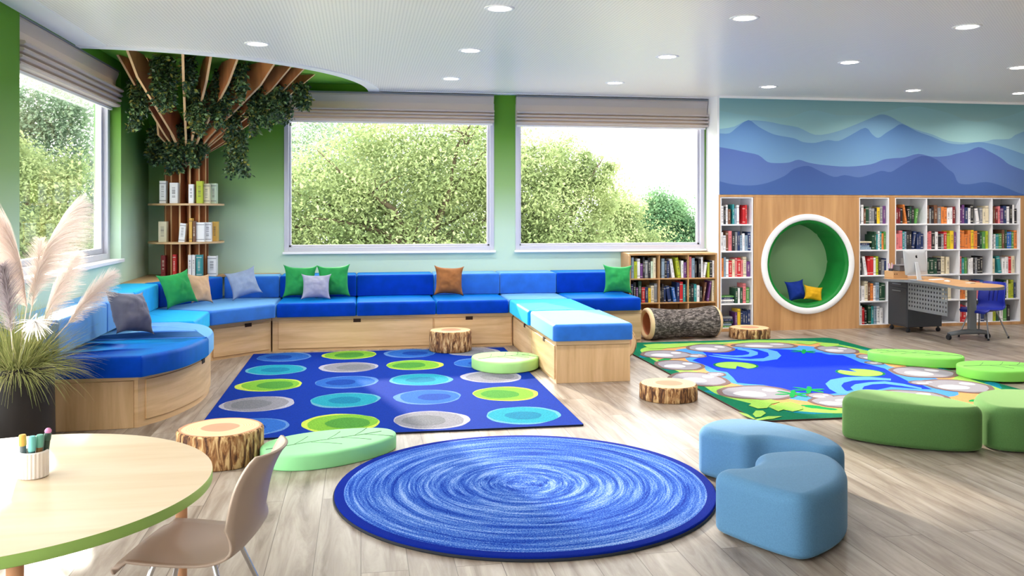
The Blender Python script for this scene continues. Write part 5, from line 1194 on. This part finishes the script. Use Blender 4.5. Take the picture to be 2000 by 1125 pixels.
def desk_thing(name, label, cat, px, py, rz, parts, grp=None):
    x, y = fl(px, py, DZ); t = thing(name, label, cat, (x, y, DZ), rz, grp)
    for nm, bxs, m in parts:
        mb = MB()
        for q in bxs: mb.box(*q)
        bev(fixn(mb.build(nm, m, t)), .003, 1)
    return t
box_oak = mat('light_wood_box', (214,172,126), .6)
bt = desk_thing('storage_box', 'light wooden storage box with round holes on the teacher desk', 'box', 1757, 543.6, radians(10), [('box_wall', [(-.09,.12,0,.006,0,.085),(-.09,.12,.14,.146,0,.085),(-.09,-.084,.006,.14,0,.085),(.114,.12,.006,.14,0,.085),(-.084,.114,.006,.14,0,.006)], box_oak)])
mb = MB()
for xx in (-.072,-.04): mb.add([(xx+.007*cos(2*pi*k/12), -.0008, .05+.007*sin(2*pi*k/12)) for k in range(12)], [tuple(range(12))])
mb.build('finger_hole', hole_shade, bt)  # flat dark discs painting the shade inside the round holes
x, y = fl(1764, 543.6, DZ); t = thing('file_box', 'grey file box resting on the light wooden box', 'box', (x+.02, y+.075, DZ+.0855), radians(10))
mb = MB(); mb.box(-.075,.075,-.06,.06,0,.055); bev(mb.build('box_body', mat('grey_card_box', (108,106,110), .7), t), .003, 1); mb = MB(); mb.box(-.078,.078,-.063,.063,.056,.07); bev(mb.build('box_lid', mat('grey_card_lid', (120,118,122), .7), t), .003, 1)
x, y = fl(1748, 543.6, DZ); t = thing('pencil_pot', 'small black pot with pink and white pens in the wooden box', 'pot', (x-.01, y+.07, DZ+.0065))
mb = MB(); mb.lathe([(0,0),(.022,0),(.024,.105),(.02,.105),(.019,.01)], n=20); mb.build('pot_body', rubber, t, True)
for k, c in enumerate([(226,160,190),(240,236,240),(200,150,200),(240,220,230)]):
    mb = MB(); mb.tube([(0.006*cos(k*1.6), .006*sin(k*1.6), .03), (.03*cos(k*1.6), .02*sin(k*1.6), .155+.006*k)], .005, 8); mb.build('pen', mat('pen_%d' % k, c, .5), t)
desk_thing('keyboard', 'slim white keyboard on the teacher desk', 'keyboard', 1829, 546.5, radians(16), [('keyboard_body', [(-.10,.10,-.03,.03,0,.006)], white_shelf), ('key_block', [(-.094,.094,-.025,.025,.006,.009)], trimw)])
t = desk_thing('computer_mouse', 'pale mouse in front of the keyboard on the teacher desk', 'mouse', 1850, 550.5, radians(10), [])
mb = MB(); slab(mb, [(.024*cos(2*pi*k/24), .042*sin(2*pi*k/24)) for k in range(24)], 0, .018, .014, .003, 4, .004); mb.build('mouse_body', mat('mouse_shell', (214,204,200), .4), t, True)
desk_thing('notepad', 'small pale notepad at the wide end of the teacher desk', 'notepad', 1895, 553.5, radians(20), [('pad_paper', [(-.045,.045,-.03,.03,0,.008)], paper), ('pad_cover', [(-.045,.045,-.03,.03,.008,.0095)], mat('pad_cover', (196,190,186), .7))])
shell_chair('teacher_chair', 'royal blue slatted shell chair with metal legs behind the teacher desk', (6.96, 8.92, 0), radians(199), .96, blue_plastic, mat('brushed_steel_leg', (150,152,158), .35, .5, metal=.8), True)

# ------------------------------------------------------------------ trees and lawn outside
GZ = -2.6
lawn_m = mat('pale_bounce_lawn', (182,180,160), .95, .05, var=.25, vscale=2)  # lawn colour paled and greyed so its bounce leaves the ceiling neutral
mb = MB(); mb.box(-60, 70, YB+.6, 110, GZ-.3, GZ); lawn = mb.build('lawn', lawn_m); struct(lawn)
mb = MB(); mb.box(-60, XL-.4, -10, YB+.6, GZ-.3, GZ); struct(mb.build('lawn_side', lawn_m))
tree_bark = mat('tree_bark_grey', (84,74,58), .9, var=.3, vscale=8)
TL = [leaf_mat('tree_leaf_hazed_fresh', (116,136,92), (180,192,140), .42), leaf_mat('tree_leaf_grey_green', (114,138,118), (162,182,152), .42), leaf_mat('tree_leaf_deep', (84,124,94), (134,166,122), .4)]  # leaf colours paled and greyed in place of outdoor haze
def tree(label, x, y, trunk_h, blobs, nleaf, mm, seed, ls=.12, branches=9, lean=0):
    rnd = random.Random(seed); t = thing('garden_tree', label, 'tree', (x, y, GZ), 0, 'garden trees outside the windows')
    mb = MB(); fork = Vector((lean, 0, trunk_h)); mb.tube([(0,0,0), (lean*.4,.03,trunk_h*.5), fork], [.24,.19,.16], 10)
    for k in range(branches):
        bx, by, bz, br = blobs[k % len(blobs)]; e = Vector((bx + rnd.uniform(-.8,.8)*br, by + rnd.uniform(-.6,.6)*br, bz-GZ + rnd.uniform(-.2,.75)*br))
        m1 = fork.lerp(e, .35) + Vector((rnd.uniform(-.2,.2), rnd.uniform(-.2,.2), .25)); m2 = fork.lerp(e, .7) + Vector((rnd.uniform(-.25,.25), rnd.uniform(-.2,.2), .2))
        mb.tube([fork - Vector((0,0,.2)), m1, m2, e], [.10,.065,.035,.008], 7)
        for q in range(3):
            s0 = m1.lerp(e, rnd.uniform(.1,.8)); e2 = s0 + Vector((rnd.gauss(0,.6), rnd.gauss(0,.5), rnd.uniform(.1,.9)))*br*.5; mb.tube([s0, s0.lerp(e2,.5)+Vector((0,0,.08)), e2], [.025,.015,.004], 5)
    mb.build('trunk', tree_bark, t, True)
    V, F = [], []; tot = sum(b[3]**2 for b in blobs); g, u = rnd.gauss, rnd.uniform
    for bx, by, bz, br in blobs:
        nb = int(4.2*nleaf*br*br/tot); nc = max(8, int(34*br*br)); cl = []
        for k in range(nc):                                     # sub-clusters on and in the blob give a lumpy, airy crown
            a, c = u(0,6.283), u(-1,1); r = br*u(.25,1)**.6; s_ = sqrt(1-c*c); cl.append((bx + r*s_*cos(a), by + r*s_*sin(a)*.8, bz - GZ + r*c*.85, u(.22,.5)*min(1.2,br*.6)))
        for k in range(nb):
            cx_, cy_, cz_, cr = cl[k % nc]; px, py, pz = cx_ + g(0,cr), cy_ + g(0,cr), cz_ + g(0,cr*.7)
            a = u(0,6.283); e = u(-.9,.9); L_ = ls*.66*u(.6,1.3); w = L_*.26
            dx, dy, dz = cos(a)*cos(e)*L_, sin(a)*cos(e)*L_, sin(e)*L_ - .3*L_; sx, sy = -sin(a)*w, cos(a)*w; sz = u(-1,1)*w; b = len(V)
            V += [(px,py,pz),(px+dx*.5+sx,py+dy*.5+sy,pz+dz*.5+sz),(px+dx,py+dy,pz+dz),(px+dx*.5-sx,py+dy*.5-sy,pz+dz*.5-sz)]; F.append((b,b+1,b+2,b+3))
    me = bpy.data.meshes.new('crown'); me.from_pydata(V, [], F); me.materials.append(mm); o = bpy.data.objects.new('crown', me); COL.objects.link(o); o.parent = t
    return t
R_ = lambda *b: list(b)
tree('large airy tree filling the wide window, trunk right of its middle', 1.3, 19.5, 3.0, [(-2.6,0,1.2,1.7),(-1.0,.3,2.2,1.6),(.9,0,2.5,1.5),(2.0,.3,1.2,1.5),(-.6,-.3,.2,1.6),(1.2,-.2,-.4,1.4),(-3.9,.4,.2,1.6)], 26000, TL[0], 1, .13, 14)
tree('grey-green tree behind the large one in the wide window', -1.2, 25.5, 2.6, [(-2.4,0,2.0,2.0),(.2,0,2.9,1.9),(2.4,.3,1.8,2.1),(4.2,0,2.4,1.7),(0,0,.4,2.2),(3.0,0,.2,2.0),(-3.4,0,-.2,2.0)], 26000, TL[1], 2, .15, 8)
tree('tall pale tree at the left side of the second window', 4.7, 20.5, 3.2, [(-.4,0,2.5,1.1),(.5,.2,1.8,1.0),(-.9,0,1.2,1.1),(.4,0,.3,1.2),(-.5,0,-.6,1.3),(.9,0,2.4,.55)], 17000, TL[0], 3, .12, 12, -.2)
tree('small hazy tree between the tall tree and the round bushy tree', 7.9, 27.0, 2.0, [(-.3,0,1.3,.9),(-.3,0,.6,1.2),(.8,.2,.1,1.2),(-.9,0,-.6,1.3),(.3,0,1.3,.8)], 9000, TL[0], 4, .14, 6)
tree('round dense bushy tree low in the second window', 10.2, 29.0, 1.6, [(0,0,1.0,1.2),(.9,.2,.4,1.1),(-.9,0,.2,1.1),(.2,0,1.5,.75),(1.6,0,-.5,1.1),(0,-.2,-.6,1.4)], 16000, TL[2], 5, .15, 6)
tree('pale bushy tree at the far right of the second window', 14.4, 31.0, 1.6, [(0,0,.6,1.4),(.9,0,-.3,1.4),(-.9,0,-.6,1.3)], 9000, TL[0], 6, .15, 5)
tree('yellow-green tree close behind the side window', -5.2, 15.2, 2.4, [(-.5,0,1.3,1.2),(.4,.3,.2,1.2),(-1.0,0,.0,1.2),(.3,0,-.9,1.3),(-.2,.6,2.1,.8)], 18000, TL[0], 7, .10, 9)
tree('grey-green tree at the left of the side window view', -6.9, 20.5, 3.0, [(-.6,0,2.8,1.6),(.9,.2,1.9,1.5),(-1.2,0,1.0,1.7),(.6,0,.2,1.7),(.1,0,3.6,1.0),(1.7,0,.6,1.2)], 20000, TL[1], 8, .13, 9)
